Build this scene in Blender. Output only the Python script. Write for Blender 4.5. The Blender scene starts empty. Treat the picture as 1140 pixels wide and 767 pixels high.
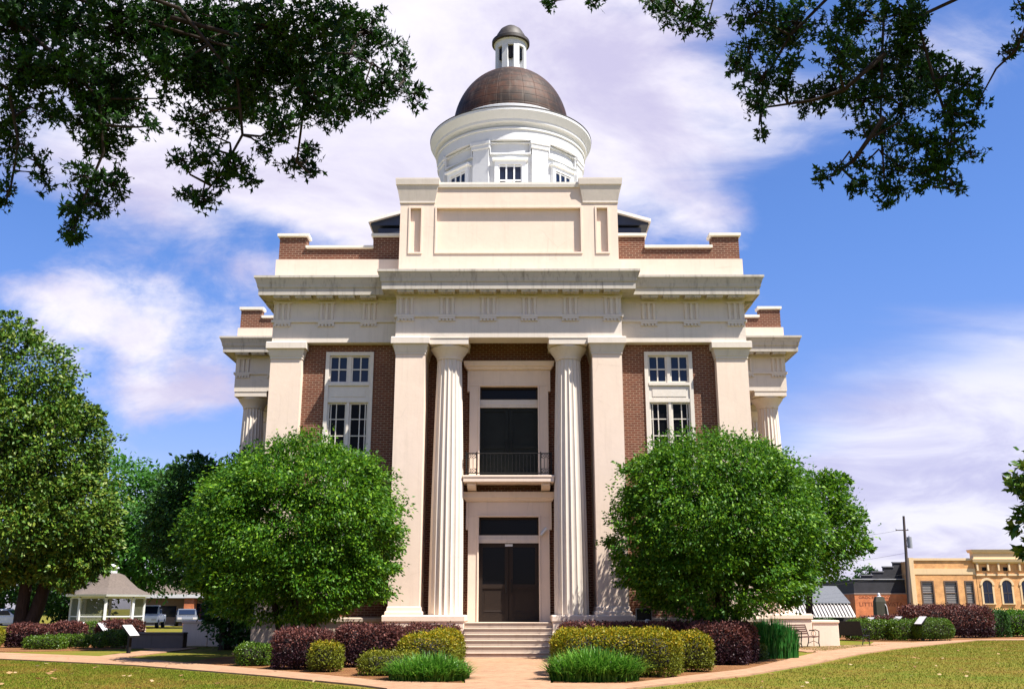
import bpy, math, random
import numpy as np
from mathutils import Vector
R = math.radians
S = bpy.context.scene
COL = S.collection
rnd = random.Random(7)

# ---------------------------------------------------------------- camera
cam_data = bpy.data.cameras.new('camera'); cam = bpy.data.objects.new('camera', cam_data); COL.objects.link(cam)
cam_data.sensor_width = 36.0; cam_data.lens = 1094.0 / 1140.0 * 36.0
cam_data.clip_start = 0.1; cam_data.clip_end = 3000
cam.location = (0.26, -33.0, 1.5); cam.rotation_euler = (R(105.0), 0, R(0.25))
S.camera = cam

# ---------------------------------------------------------------- view, sky, sun
S.view_settings.view_transform = 'Standard'; S.view_settings.look = 'None'
S.view_settings.exposure = 1.25; S.view_settings.gamma = 1.0; S.view_settings.use_curve_mapping = False
S.render.engine = 'CYCLES'
S.cycles.max_bounces = 6; S.cycles.diffuse_bounces = 3; S.cycles.transmission_bounces = 3
S.cycles.transparent_max_bounces = 4; S.cycles.caustics_reflective = False; S.cycles.caustics_refractive = False
SUN = Vector((0.51, -0.32, 1.0)).normalized()
SKY_STRENGTH = 0.05

def setup_world():
    w = bpy.data.worlds.new('World'); S.world = w; w.use_nodes = True
    nt = w.node_tree; nt.nodes.clear(); L = nt.links
    def node(t, **kw):
        n = nt.nodes.new(t)
        for k, v in kw.items(): setattr(n, k, v)
        return n
    def sock(s, v):
        if isinstance(v, bpy.types.NodeSocket): L.new(v, s)
        else: s.default_value = v
    def m(op, a, b=0.0, c=0.0):
        n = node('ShaderNodeMath', operation=op)
        for i, v in enumerate((a, b, c)): sock(n.inputs[i], v)
        return n.outputs[0]
    sky = node('ShaderNodeTexSky', sky_type='NISHITA', sun_disc=False)
    sky.sun_elevation = math.asin(SUN.z); sky.sun_rotation = math.atan2(SUN.x, SUN.y)
    sky.air_density = 1.0; sky.dust_density = 0.6; sky.ozone_density = 1.6
    tc = node('ShaderNodeTexCoord')
    sep = node('ShaderNodeSeparateXYZ'); L.new(tc.outputs['Generated'], sep.inputs[0])
    x, y, z = sep.outputs
    yy = m('MAXIMUM', m('ABSOLUTE', y), 0.12)
    az = m('DIVIDE', x, yy); el = m('DIVIDE', z, yy)       # bearing and height as slopes
    # cloud layer coordinates: a flat deck overhead
    zz = m('ADD', m('MAXIMUM', z, 0.0), 0.22)
    cv = node('ShaderNodeCombineXYZ'); sock(cv.inputs[0], m('DIVIDE', x, zz)); sock(cv.inputs[1], m('DIVIDE', y, zz)); sock(cv.inputs[2], m('MULTIPLY', z, 1.2))
    def noise(scale, detail, rough, dist, off=(0, 0, 0), stretch=(1, 1, 1), rot=0):
        mp = node('ShaderNodeMapping'); L.new(cv.outputs[0], mp.inputs[0])
        mp.inputs['Location'].default_value = off; mp.inputs['Scale'].default_value = stretch; mp.inputs['Rotation'].default_value = (0, 0, rot)
        n = node('ShaderNodeTexNoise'); L.new(mp.outputs[0], n.inputs['Vector'])
        n.inputs['Scale'].default_value = scale; n.inputs['Detail'].default_value = detail
        n.inputs['Roughness'].default_value = rough; n.inputs['Distortion'].default_value = dist
        return n.outputs['Fac']
    def blob(a0, e0, wa, we, k, rot=0.0):                   # a bank of cloud in one part of the sky
        da = m('SUBTRACT', az, a0); de = m('SUBTRACT', el, e0)
        c, s = math.cos(rot), math.sin(rot)
        u = m('DIVIDE', m('ADD', m('MULTIPLY', da, c), m('MULTIPLY', de, s)), wa)
        v = m('DIVIDE', m('SUBTRACT', m('MULTIPLY', de, c), m('MULTIPLY', da, s)), we)
        return m('MULTIPLY', m('EXPONENT', m('MULTIPLY', m('ADD', m('MULTIPLY', u, u), m('MULTIPLY', v, v)), -1.0)), k)
    def total(items):
        t = items[0]
        for q in items[1:]: t = m('ADD', t, q)
        return t
    def smooth(v, a, b):
        n = node('ShaderNodeMapRange', interpolation_type='SMOOTHSTEP'); sock(n.inputs['Value'], v)
        n.inputs['From Min'].default_value = a; n.inputs['From Max'].default_value = b
        return n.outputs['Result']
    bias = total([blob(*b) for b in CLOUD_BANKS])
    n1 = noise(1.5, 9, 0.58, 0.6, (3.1, 1.7, 0)); n2 = noise(4.5, 8, 0.62, 0.9, (0.4, 5.2, 0), (1.0, 1.7, 1), 0.5)
    ce = node('ShaderNodeCombineXYZ'); sock(ce.inputs[0], m('MULTIPLY', az, 1.0)); sock(ce.inputs[1], m('MULTIPLY', el, 1.55)); sock(ce.inputs[2], m('MULTIPLY', y, 0.5)); deck = cv; cv = ce
    n3 = noise(7.0, 10, 0.60, 0.35, (2.3, 0.7, 0)); n4 = noise(19.0, 8, 0.62, 0.3, (5.3, 1.7, 0)); cv = deck
    hi = m('ADD', m('MULTIPLY', n1, 0.65), m('MULTIPLY', n2, 0.35)); lo = m('ADD', m('MULTIPLY', n3, 0.7), m('MULTIPLY', n4, 0.3))
    sel = smooth(el, 0.34, 0.52)
    f = m('ADD', m('MULTIPLY', hi, sel), m('MULTIPLY', lo, m('SUBTRACT', 1.0, sel)))
    mask = smooth(m('ADD', f, bias), 0.53, 0.86)
    veil = total([blob(*b) for b in VEIL_BANKS])
    vmask = smooth(m('ADD', m('MULTIPLY', noise(2.2, 6, 0.55, 0.4, (7, 2, 0), (0.5, 1.6, 1), 0.3), 0.55), veil), 0.45, 1.0)
    mask = m('SUBTRACT', 1.0, m('MULTIPLY', m('SUBTRACT', 1.0, mask), m('SUBTRACT', 1.0, m('MULTIPLY', vmask, 0.82))))
    mask = m('MULTIPLY', mask, smooth(z, -0.02, 0.03))
    tint = node('ShaderNodeMix', data_type='RGBA', blend_type='MULTIPLY'); tint.inputs[0].default_value = 1.0
    tl = node('ShaderNodeMix', data_type='RGBA'); sock(tl.inputs[0], smooth(z, 0.05, 0.38)); tl.inputs[6].default_value = SKY_LOW; tl.inputs[7].default_value = SKY_TINT
    L.new(sky.outputs[0], tint.inputs[6]); L.new(tl.outputs[2], tint.inputs[7])
    shade = node('ShaderNodeMix', data_type='RGBA'); sock(shade.inputs[0], smooth(noise(2.6, 7, 0.6, 0.5, (1, 9, 0)), 0.30, 0.68))
    shade.inputs[6].default_value = CLOUD_DARK; shade.inputs[7].default_value = CLOUD_LIGHT
    mix = node('ShaderNodeMix', data_type='RGBA'); sock(mix.inputs[0], mask)
    L.new(tint.outputs[2], mix.inputs[6]); L.new(shade.outputs[2], mix.inputs[7])
    bg = node('ShaderNodeBackground'); L.new(mix.outputs[2], bg.inputs[0]); bg.inputs[1].default_value = SKY_STRENGTH
    out = node('ShaderNodeOutputWorld'); L.new(bg.outputs[0], out.inputs[0])

# (bearing, height, width, height spread, amount, tilt)
CLOUD_BANKS = [(-0.35, 0.62, 0.42, 0.14, 0.34, -0.15), (-0.05, 0.60, 0.20, 0.28, 0.36, 0.0), (-0.34, 0.47, 0.20, 0.07, 0.30, -0.1), (-0.12, 0.42, 0.12, 0.08, 0.2, 0.0), (0.14, 0.56, 0.16, 0.12, 0.22, 0.3),
               (-0.40, 0.285, 0.115, 0.060, 0.33, -0.2), (-0.355, 0.215, 0.09, 0.022, 0.25, 0.0), (-0.50, 0.33, 0.06, 0.03, 0.2, 0.0), (0.22, 0.415, 0.07, 0.035, 0.24, -0.2), (0.30, 0.53, 0.11, 0.06, 0.12, 0.3), (0.17, 0.47, 0.10, 0.06, 0.06, 0.0), (0.50, 0.60, 0.14, 0.05, 0.20, 0.2),
               (0.40, 0.40, 0.20, 0.09, -0.25, 0.0), (-0.28, 0.40, 0.10, 0.03, -0.16, -0.4), (-0.56, 0.40, 0.06, 0.04, -0.2, 0.0)]
VEIL_BANKS = [(0.54, 0.13, 0.36, 0.155, 1.0, 0.24), (0.0, 0.04, 2.0, 0.08, 0.40, 0.0), (-0.30, 0.66, 0.6, 0.2, 0.35, 0.0), (0.25, 0.55, 0.3, 0.12, 0.22, 0.4), (-0.38, 0.16, 0.3, 0.07, 0.22, 0.0)]
SKY_TINT = (0.82, 1.10, 1.68, 1); SKY_LOW = (1.00, 0.99, 1.46, 1)
CLOUD_DARK = (5.5, 5.2, 7.3, 1); CLOUD_LIGHT = (8.9, 8.6, 9.4, 1)
setup_world()
sun_data = bpy.data.lights.new('sun', 'SUN'); sun_data.energy = 5.0; sun_data.angle = R(0.5); sun_data.color = (1.0, 0.945, 0.86)
sun = bpy.data.objects.new('sun', sun_data); COL.objects.link(sun); sun.location = (20, -20, 40)
sun.rotation_euler = (-SUN).to_track_quat('-Z', 'Y').to_euler()

# ---------------------------------------------------------------- helpers
def tag(o, label=None, cat=None, group=None, kind=None):
    if label: o['label'] = label
    if cat: o['category'] = cat
    if group: o['group'] = group
    if kind: o['kind'] = kind
    return o
def empty(name, loc=(0, 0, 0), rz=0.0):
    o = bpy.data.objects.new(name, None); o.location = loc; o.rotation_euler = (0, 0, rz); o.empty_display_size = 0.3
    COL.objects.link(o); return o
def copy_tree(o, parent=None):
    c = o.copy(); COL.objects.link(c)
    if parent: c.parent = parent
    for ch in list(o.children): copy_tree(ch, c)
    return c

class MB:
    """collects shapes into one mesh object"""
    def __init__(s): s.v = []; s.f = []; s.mi = []; s.m = 0
    def add(s, vs, fs):
        k = len(s.v); s.v += [tuple(p) for p in vs]
        for f in fs: s.f.append([i + k for i in f]); s.mi.append(s.m)
        return s
    def box(s, x0, x1, y0, y1, z0, z1):
        if x0 > x1: x0, x1 = x1, x0
        if y0 > y1: y0, y1 = y1, y0
        return s.add([(x0, y0, z0), (x1, y0, z0), (x1, y1, z0), (x0, y1, z0), (x0, y0, z1), (x1, y0, z1), (x1, y1, z1), (x0, y1, z1)],
                     [(3, 2, 1, 0), (4, 5, 6, 7), (0, 1, 5, 4), (1, 2, 6, 5), (2, 3, 7, 6), (3, 0, 4, 7)])
    def cbox(s, c, sz): return s.box(c[0]-sz[0]/2, c[0]+sz[0]/2, c[1]-sz[1]/2, c[1]+sz[1]/2, c[2]-sz[2]/2, c[2]+sz[2]/2)
    def stack(s, x0, x1, y0, y1, prof):
        """rectangle lofted up through (z, outset)"""
        if x0 > x1: x0, x1 = x1, x0
        vs = []; fs = []
        for z, o in prof: vs += [(x0-o, y0-o, z), (x1+o, y0-o, z), (x1+o, y1+o, z), (x0-o, y1+o, z)]
        n = len(prof)
        for i in range(n-1):
            for j in range(4): a = i*4+j; b = i*4+(j+1) % 4; fs.append((a, b, b+4, a+4))
        fs.append((3, 2, 1, 0)); t = (n-1)*4; fs.append((t, t+1, t+2, t+3))
        return s.add(vs, fs)
    def lathe(s, prof, c=(0, 0), n=48, cap=True, flute=0, depth=0.0, a0=0.0):
        """(r, z) profile spun about a vertical axis"""
        vs = []; fs = []
        for r, z in prof:
            for k in range(n):
                a = a0 + 2*math.pi*k/n; rr = r
                if flute: rr = r*(1-depth*abs(math.sin(k*flute*math.pi/n))**0.7)
                vs.append((c[0]+rr*math.cos(a), c[1]+rr*math.sin(a), z))
        for i in range(len(prof)-1):
            for k in range(n): a = i*n+k; b = i*n+(k+1) % n; fs.append((a, b, b+n, a+n))
        if cap:
            fs.append(tuple(reversed(range(n)))); t = (len(prof)-1)*n; fs.append(tuple(t+k for k in range(n)))
        return s.add(vs, fs)
    def tube(s, pts, rad, n=8):
        pts = [Vector(p) for p in pts]; m = len(pts); vs = []; fs = []
        if not isinstance(rad, (list, tuple)): rad = [rad]*m
        for i, p in enumerate(pts):
            d = (pts[min(i+1, m-1)]-pts[max(i-1, 0)])
            if d.length < 1e-9: d = Vector((0, 0, 1))
            d.normalize(); u = d.cross(Vector((0.13, 1, 0.07)) if abs(d.y) < 0.9 else Vector((1, 0.1, 0))).normalized(); w = d.cross(u)
            for k in range(n):
                a = 2*math.pi*k/n; q = p+(u*math.cos(a)+w*math.sin(a))*rad[i]; vs.append(tuple(q))
        for i in range(m-1):
            for k in range(n): a = i*n+k; b = i*n+(k+1) % n; fs.append((a, b, b+n, a+n))
        fs.append(tuple(reversed(range(n)))); t = (m-1)*n; fs.append(tuple(t+k for k in range(n)))
        return s.add(vs, fs)
    def ribbon(s, path, prof, closed=False):
        """profile (outset, z) swept with mitres along a plan path; outward is to the right of travel"""
        n = len(path); P = [Vector((p[0], p[1])) for p in path]; nor = []
        for i in range(n):
            e = []
            if i > 0 or closed: d = (P[i]-P[i-1]).normalized(); e.append(Vector((d.y, -d.x)))
            if i < n-1 or closed: d = (P[(i+1) % n]-P[i]).normalized(); e.append(Vector((d.y, -d.x)))
            if len(e) == 2: mm = (e[0]+e[1]); nor.append(mm/(1+e[0].dot(e[1])))
            else: nor.append(e[0])
        vs = []; fs = []; m = len(prof)
        for i in range(n):
            for o, z in prof: q = P[i]+nor[i]*o; vs.append((q.x, q.y, z))
        for i in range(n if closed else n-1):
            j = (i+1) % n
            for k in range(m-1): fs.append((i*m+k, j*m+k, j*m+k+1, i*m+k+1))
        return s.add(vs, fs)
    def prism(s, poly, axis, a, b):
        """polygon in the plane across axis ('x': (y,z), 'y': (x,z), 'z': (x,y)) pushed from a to b"""
        def pt(p, t): return {'x': (t, p[0], p[1]), 'y': (p[0], t, p[1]), 'z': (p[0], p[1], t)}[axis]
        n = len(poly); vs = [pt(p, a) for p in poly]+[pt(p, b) for p in poly]
        fs = [tuple(range(n)), tuple(reversed(range(n, 2*n)))]
        for k in range(n): fs.append((k, (k+1) % n, (k+1) % n+n, k+n))
        return s.add(vs, fs)
    def wall(s, x0, x1, z0, z1, y0, y1, holes):
        """upright slab across x with rectangular openings"""
        xs = sorted({x0, x1, *[h[0] for h in holes], *[h[1] for h in holes]}); zs = sorted({z0, z1, *[h[2] for h in holes], *[h[3] for h in holes]})
        for i in range(len(xs)-1):
            for j in range(len(zs)-1):
                cx = (xs[i]+xs[i+1])/2; cz = (zs[j]+zs[j+1])/2
                if not any(h[0] < cx < h[1] and h[2] < cz < h[3] for h in holes): s.box(xs[i], xs[i+1], y0, y1, zs[j], zs[j+1])
        return s
    def build(s, name, mats, parent=None, smooth=False, loc=None, rz=0.0, fix=True):
        me = bpy.data.meshes.new(name); me.from_pydata(s.v, [], s.f); me.update()
        if not isinstance(mats, (list, tuple)): mats = [mats]
        for q in mats: me.materials.append(q)
        if len(mats) > 1: me.polygons.foreach_set('material_index', s.mi)
        if fix:
            import bmesh
            bm = bmesh.new(); bm.from_mesh(me); bmesh.ops.recalc_face_normals(bm, faces=bm.faces); bm.to_mesh(me); bm.free()
        if smooth: me.polygons.foreach_set('use_smooth', [True]*len(me.polygons))
        o = bpy.data.objects.new(name, me); COL.objects.link(o)
        if parent: o.parent = parent
        if loc: o.location = loc
        o.rotation_euler = (0, 0, rz)
        return o
def bevel(o, w=0.012, seg=1):
    b = o.modifiers.new('bevel', 'BEVEL'); b.width = w; b.segments = seg; b.limit_method = 'ANGLE'; b.angle_limit = R(40); return o
def smooth_angle(o, ang=35):
    me = o.data; me.polygons.foreach_set('use_smooth', [True]*len(me.polygons)); me.set_sharp_from_angle(angle=R(ang)); return o

# ---------------------------------------------------------------- materials
class NT:
    def __init__(s, name):
        s.mat = bpy.data.materials.new(name); s.mat.use_nodes = True; s.nt = s.mat.node_tree
        s.b = s.nt.nodes['Principled BSDF']; s.out = s.nt.nodes['Material Output']
    def node(s, t, **kw):
        n = s.nt.nodes.new(t)
        for k, v in kw.items(): setattr(n, k, v)
        return n
    def set(s, so, v):
        if isinstance(v, bpy.types.NodeSocket): s.nt.links.new(v, so)
        else: so.default_value = v
    def coord(s, kind='Object'): return s.node('ShaderNodeTexCoord').outputs[kind]
    def mapping(s, vec, scale=(1, 1, 1), loc=(0, 0, 0), rot=(0, 0, 0)):
        n = s.node('ShaderNodeMapping'); s.set(n.inputs[0], vec); n.inputs['Scale'].default_value = scale; n.inputs['Location'].default_value = loc; n.inputs['Rotation'].default_value = rot; return n.outputs[0]
    def noise(s, vec, scale, detail=4, rough=0.55, dist=0.0):
        n = s.node('ShaderNodeTexNoise'); s.set(n.inputs['Vector'], vec); n.inputs['Scale'].default_value = scale; n.inputs['Detail'].default_value = detail; n.inputs['Roughness'].default_value = rough; n.inputs['Distortion'].default_value = dist; return n.outputs['Fac']
    def math(s, op, a, b=0.0):
        n = s.node('ShaderNodeMath', operation=op); s.set(n.inputs[0], a); s.set(n.inputs[1], b); return n.outputs[0]
    def rng(s, v, a, b, c=0.0, d=1.0):
        n = s.node('ShaderNodeMapRange'); s.set(n.inputs[0], v); n.inputs[1].default_value = a; n.inputs[2].default_value = b; n.inputs[3].default_value = c; n.inputs[4].default_value = d; return n.outputs[0]
    def mix(s, f, a, b, mode='MIX'):
        n = s.node('ShaderNodeMix', data_type='RGBA', blend_type=mode); s.set(n.inputs[0], f)
        for i, v in ((6, a), (7, b)): s.set(n.inputs[i], v if isinstance(v, bpy.types.NodeSocket) else (*v, 1))
        return n.outputs[2]
    def ramp(s, f, stops):
        n = s.node('ShaderNodeValToRGB'); s.set(n.inputs[0], f); e = n.color_ramp.elements
        while len(e) < len(stops): e.new(0.5)
        for k, (p, c) in enumerate(stops): e[k].position = p; e[k].color = (*c, 1)
        return n.outputs[0]
    def bump(s, h, strength=0.3, dist=0.02):
        n = s.node('ShaderNodeBump'); s.set(n.inputs['Height'], h); n.inputs['Strength'].default_value = strength; n.inputs['Distance'].default_value = dist; s.nt.links.new(n.outputs[0], s.b.inputs['Normal'])
    def done(s, col, rough=0.7, metal=0.0, spec=None):
        s.set(s.b.inputs['Base Color'], col if isinstance(col, bpy.types.NodeSocket) else (*col, 1)); s.set(s.b.inputs['Roughness'], rough); s.b.inputs['Metallic'].default_value = metal
        if spec is not None: s.b.inputs['Specular IOR Level'].default_value = spec
        return s.mat

def stucco(name, col, dirt=(0.33, 0.27, 0.2), amount=0.25, streak=0.35):
    t = NT(name); c = t.coord()
    a = t.noise(c, 0.9, 6, 0.62); b = t.noise(t.mapping(c, (2.6, 2.6, 0.22)), 1.6, 6, 0.65); g = t.noise(c, 60, 3)
    k = t.mix(t.rng(a, 0.35, 0.75, 0, amount), col, tuple(q*0.82 for q in col))
    k = t.mix(t.rng(b, 0.54, 0.80, 0, streak), k, dirt)
    s2 = t.noise(t.mapping(c, (7.5, 7.5, 0.35), (3, 1, 0)), 1.3, 5, 0.6); k = t.mix(t.rng(s2, 0.56, 0.78, 0, streak*0.8), k, tuple(q*0.75 for q in dirt))
    p = t.noise(c, 2.3, 3, 0.4, 0.8); k = t.mix(t.rng(p, 0.60, 0.63, 0, amount*0.5), k, tuple(min(q*1.08, 0.85) for q in col))
    v = t.node('ShaderNodeTexVoronoi', feature='DISTANCE_TO_EDGE'); t.set(v.inputs['Vector'], t.mapping(c, (1, 1, 1))); v.inputs['Scale'].default_value = 0.55
    k = t.mix(t.math('MULTIPLY', t.rng(v.outputs['Distance'], 0.0, 0.010, 0.22, 0.0), t.rng(a, 0.5, 0.6)), k, dirt)
    k = t.mix(t.rng(g, 0.3, 0.7, 0, 0.16), k, tuple(q*0.7 for q in col))
    t.bump(t.math('ADD', t.math('MULTIPLY', g, 0.4), t.noise(c, 7, 4)), 0.16, 0.02)
    return t.done(k, 0.82, spec=0.25)
def brick_mat(name, c1, c2, mortar, w=0.225, h=0.082, m=0.014):
    t = NT(name); sx = t.node('ShaderNodeSeparateXYZ'); t.set(sx.inputs[0], t.coord())
    cv = t.node('ShaderNodeCombineXYZ'); t.set(cv.inputs[0], t.math('ADD', sx.outputs[0], sx.outputs[1])); t.set(cv.inputs[1], sx.outputs[2])
    b = t.node('ShaderNodeTexBrick'); t.set(b.inputs['Vector'], cv.outputs[0])
    for k, v in (('Scale', 1.0), ('Brick Width', w), ('Row Height', h), ('Mortar Size', m), ('Mortar Smooth', 0.2), ('Bias', 0.0)): b.inputs[k].default_value = v
    b.inputs['Color1'].default_value = (*c1, 1); b.inputs['Color2'].default_value = (*c2, 1); b.inputs['Mortar'].default_value = (*mortar, 1)
    n = t.noise(t.coord(), 1.1, 5, 0.6); n2 = t.noise(t.mapping(t.coord(), (9, 9, 26)), 1.0, 3)
    k = t.mix(t.rng(n, 0.3, 0.75, 0, 0.55), b.outputs['Color'], (0.11, 0.04, 0.025))
    k = t.mix(t.rng(n2, 0.5, 0.75, 0, 0.30), k, (0.27, 0.13, 0.085))
    t.bump(t.math('SUBTRACT', 1.0, b.outputs['Fac']), 0.5, 0.012)
    return t.done(k, 0.88, spec=0.2)
def plain(name, col, rough=0.6, metal=0.0, var=0.18, scale=6.0, spec=None):
    t = NT(name); n = t.noise(t.coord(), scale, 5, 0.6)
    return t.done(t.mix(t.rng(n, 0.3, 0.75), col, tuple(q*(1-var) for q in col)), rough, metal, spec)
def glass_mat(name, col=(0.012, 0.016, 0.03), rough=0.06, spec=0.35):
    t = NT(name); n = t.noise(t.coord(), 1.4, 2); t.bump(n, 0.03, 0.05)
    return t.done(col, rough, 0.0, spec)
def leaf_mat(name, stops, rough=0.45, trans=0.35, tcol=None, spec=0.35, patch=None, low=None):
    t = NT(name); g = t.node('ShaderNodeNewGeometry')
    k = t.ramp(g.outputs['Random Per Island'], stops)
    n = t.noise(t.coord(), 0.9, 3); k = t.mix(t.rng(n, 0.3, 0.7, 0, 0.35), k, tuple(q*0.62 for q in stops[len(stops)//2][1]))
    if patch: k = t.mix(t.rng(t.noise(t.coord(), 0.45, 5, 0.6), 0.45, 0.62, 0, 0.8), k, patch)
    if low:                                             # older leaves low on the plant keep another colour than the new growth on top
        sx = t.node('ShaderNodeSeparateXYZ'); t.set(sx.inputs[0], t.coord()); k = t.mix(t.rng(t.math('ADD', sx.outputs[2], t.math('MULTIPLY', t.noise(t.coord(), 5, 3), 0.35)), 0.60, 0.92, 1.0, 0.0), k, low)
    t.done(k, rough, 0.0, spec)
    tr = t.node('ShaderNodeBsdfTranslucent'); t.set(tr.inputs[0], t.mix(0.5, k, tcol) if tcol else k)
    mx = t.node('ShaderNodeMixShader'); mx.inputs[0].default_value = trans
    t.nt.links.new(t.b.outputs[0], mx.inputs[1]); t.nt.links.new(tr.outputs[0], mx.inputs[2]); t.nt.links.new(mx.outputs[0], t.out.inputs[0])
    return t.mat
def bark_mat(name, col):
    t = NT(name); c = t.coord(); n = t.noise(t.mapping(c, (14, 14, 2.5)), 1.0, 6, 0.65)
    t.bump(n, 0.8, 0.03)
    return t.done(t.mix(t.rng(n, 0.3, 0.7), col, tuple(q*0.45 for q in col)), 0.9, spec=0.1)

M = {}
M['stucco'] = stucco('cream_stucco', (0.755, 0.605, 0.485), (0.36, 0.27, 0.20), amount=0.45, streak=0.2)
M['trim'] = stucco('cream_trim', (0.65, 0.575, 0.495), (0.30, 0.25, 0.20), amount=0.45, streak=0.28)
M['cornice'] = stucco('weathered_cornice', (0.50, 0.455, 0.395), (0.15, 0.13, 0.11), 0.5, 0.9)
M['white'] = stucco('white_paint', (0.61, 0.615, 0.615), (0.5, 0.48, 0.44), 0.15, 0.25)
M['coping'] = stucco('coping_white', (0.76, 0.70, 0.62), (0.4, 0.35, 0.3), 0.2, 0.3)
M['brick'] = brick_mat('red_brick', (0.170, 0.056, 0.031), (0.095, 0.033, 0.021), (0.30, 0.205, 0.14))
M['glass'] = glass_mat('dark_window_glass', (0.010, 0.016, 0.035))
M['glass_dark'] = glass_mat('dark_door_glass', (0.005, 0.005, 0.006), 0.2, 0.12)
M['door'] = plain('dark_bronze_door', (0.022, 0.014, 0.010), 0.55, 0.0, spec=0.2)
M['iron'] = plain('black_iron', (0.010, 0.010, 0.011), 0.6, 0.0, spec=0.2)
M['frame_white'] = plain('painted_sash', (0.66, 0.60, 0.52), 0.55, var=0.12)
M['drumframe'] = plain('white_sash', (0.8, 0.8, 0.78), 0.5, var=0.08)
M['slate'] = plain('dark_blue_slate', (0.022, 0.03, 0.055), 0.55, var=0.4, scale=3)
M['shingle'] = plain('brown_grey_shingle', (0.135, 0.105, 0.085), 0.9, var=0.4, scale=8)
M['concrete'] = stucco('pale_stone', (0.62, 0.50, 0.40), (0.25, 0.19, 0.14), 0.4, 0.45)
M['step'] = stucco('stone_steps', (0.48, 0.38, 0.30), (0.22, 0.15, 0.10), 0.5, 0.4)
def copper():
    t = NT('aged_copper'); c = t.coord(); n = t.noise(c, 0.55, 5, 0.6); n2 = t.noise(t.mapping(c, (1, 1, 3.2)), 1.4, 6, 0.65)
    sx = t.node('ShaderNodeSeparateXYZ'); t.set(sx.inputs[0], c)
    seam = t.math('ABSOLUTE', t.math('SINE', t.math('MULTIPLY', sx.outputs[2], math.pi/0.42)))
    ang = t.node('ShaderNodeMath', operation='ARCTAN2'); t.set(ang.inputs[0], sx.outputs[1]); t.set(ang.inputs[1], sx.outputs[0])
    rib = t.math('ABSOLUTE', t.math('SINE', t.math('MULTIPLY', ang.outputs[0], 14.0)))
    k = t.ramp(t.math('ADD', t.math('MULTIPLY', n, 0.6), t.math('MULTIPLY', n2, 0.4)), [(0.36, (0.016, 0.011, 0.009)), (0.47, (0.032, 0.019, 0.013)), (0.57, (0.072, 0.030, 0.016)), (0.67, (0.040, 0.028, 0.021))])
    k = t.mix(t.rng(seam, 0.0, 0.16, 0.8, 0.0), k, (0.012, 0.009, 0.008)); k = t.mix(t.rng(t.noise(t.mapping(c, (5, 5, 0.5)), 1.2, 4), 0.52, 0.7, 0, 0.5), k, (0.10, 0.075, 0.058))
    t.bump(t.math('ADD', t.rng(seam, 0.0, 0.2), t.rng(rib, 0.0, 0.12)), 0.35, 0.03)
    return t.done(k, 0.62, 0.12, 0.25)
M['copper'] = copper()
def bronze_green():
    t = NT('verdigris_copper'); n = t.noise(t.coord(), 3, 5, 0.65)
    return t.done(t.ramp(n, [(0.35, (0.014, 0.010, 0.008)), (0.55, (0.032, 0.024, 0.018)), (0.7, (0.06, 0.05, 0.037))]), 0.6, 0.1)
M['lanterncap'] = bronze_green()
M['bark'] = bark_mat('grey_brown_bark', (0.085, 0.062, 0.048))
M['bark_dark'] = bark_mat('dark_bark', (0.045, 0.034, 0.028))
M['twig'] = plain('shrub_twigs', (0.03, 0.026, 0.018), 0.95)
M['twig_red'] = plain('burgundy_twigs', (0.025, 0.014, 0.014), 0.95)
G3 = lambda a, b, c: [(0.0, a), (0.55, b), (1.0, c)]
M['leaf_round'] = leaf_mat('fresh_green_leaf', G3((0.010, 0.048, 0.003), (0.045, 0.140, 0.005), (0.180, 0.310, 0.014)), 0.5, 0.24, (0.16, 0.36, 0.02), 0.2)
M['leaf_dark'] = leaf_mat('dark_green_leaf', G3((0.012, 0.042, 0.008), (0.028, 0.085, 0.012), (0.055, 0.13, 0.02)), 0.5, 0.28, None, 0.2)
M['leaf_mag'] = leaf_mat('magnolia_leaf', G3((0.022, 0.070, 0.007), (0.070, 0.155, 0.012), (0.22, 0.26, 0.035)), 0.48, 0.15, None, 0.25)
M['leaf_light'] = leaf_mat('light_green_leaf', G3((0.035, 0.13, 0.012), (0.06, 0.19, 0.02), (0.11, 0.25, 0.04)), 0.5, 0.4)
M['leaf_oak'] = leaf_mat('oak_leaf', G3((0.005, 0.017, 0.003), (0.010, 0.034, 0.004), (0.025, 0.085, 0.008)), 0.55, 0.14, (0.04, 0.16, 0.01), 0.12)
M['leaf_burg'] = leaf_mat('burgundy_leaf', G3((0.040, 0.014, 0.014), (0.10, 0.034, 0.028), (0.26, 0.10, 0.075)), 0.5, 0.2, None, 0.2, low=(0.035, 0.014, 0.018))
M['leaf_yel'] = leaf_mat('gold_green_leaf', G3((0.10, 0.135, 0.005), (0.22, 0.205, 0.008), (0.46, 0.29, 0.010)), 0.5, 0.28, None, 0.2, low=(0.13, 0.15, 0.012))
M['leaf_box'] = leaf_mat('boxwood_leaf', G3((0.035, 0.085, 0.006), (0.075, 0.150, 0.010), (0.14, 0.21, 0.015)), 0.42, 0.25)
M['leaf_lily'] = leaf_mat('daylily_blade', G3((0.035, 0.13, 0.010), (0.085, 0.23, 0.018), (0.20, 0.36, 0.045)), 0.4, 0.35)
M['leaf_iris'] = leaf_mat('iris_blade', G3((0.015, 0.11, 0.015), (0.03, 0.19, 0.03), (0.08, 0.28, 0.05)), 0.4, 0.35)

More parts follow.
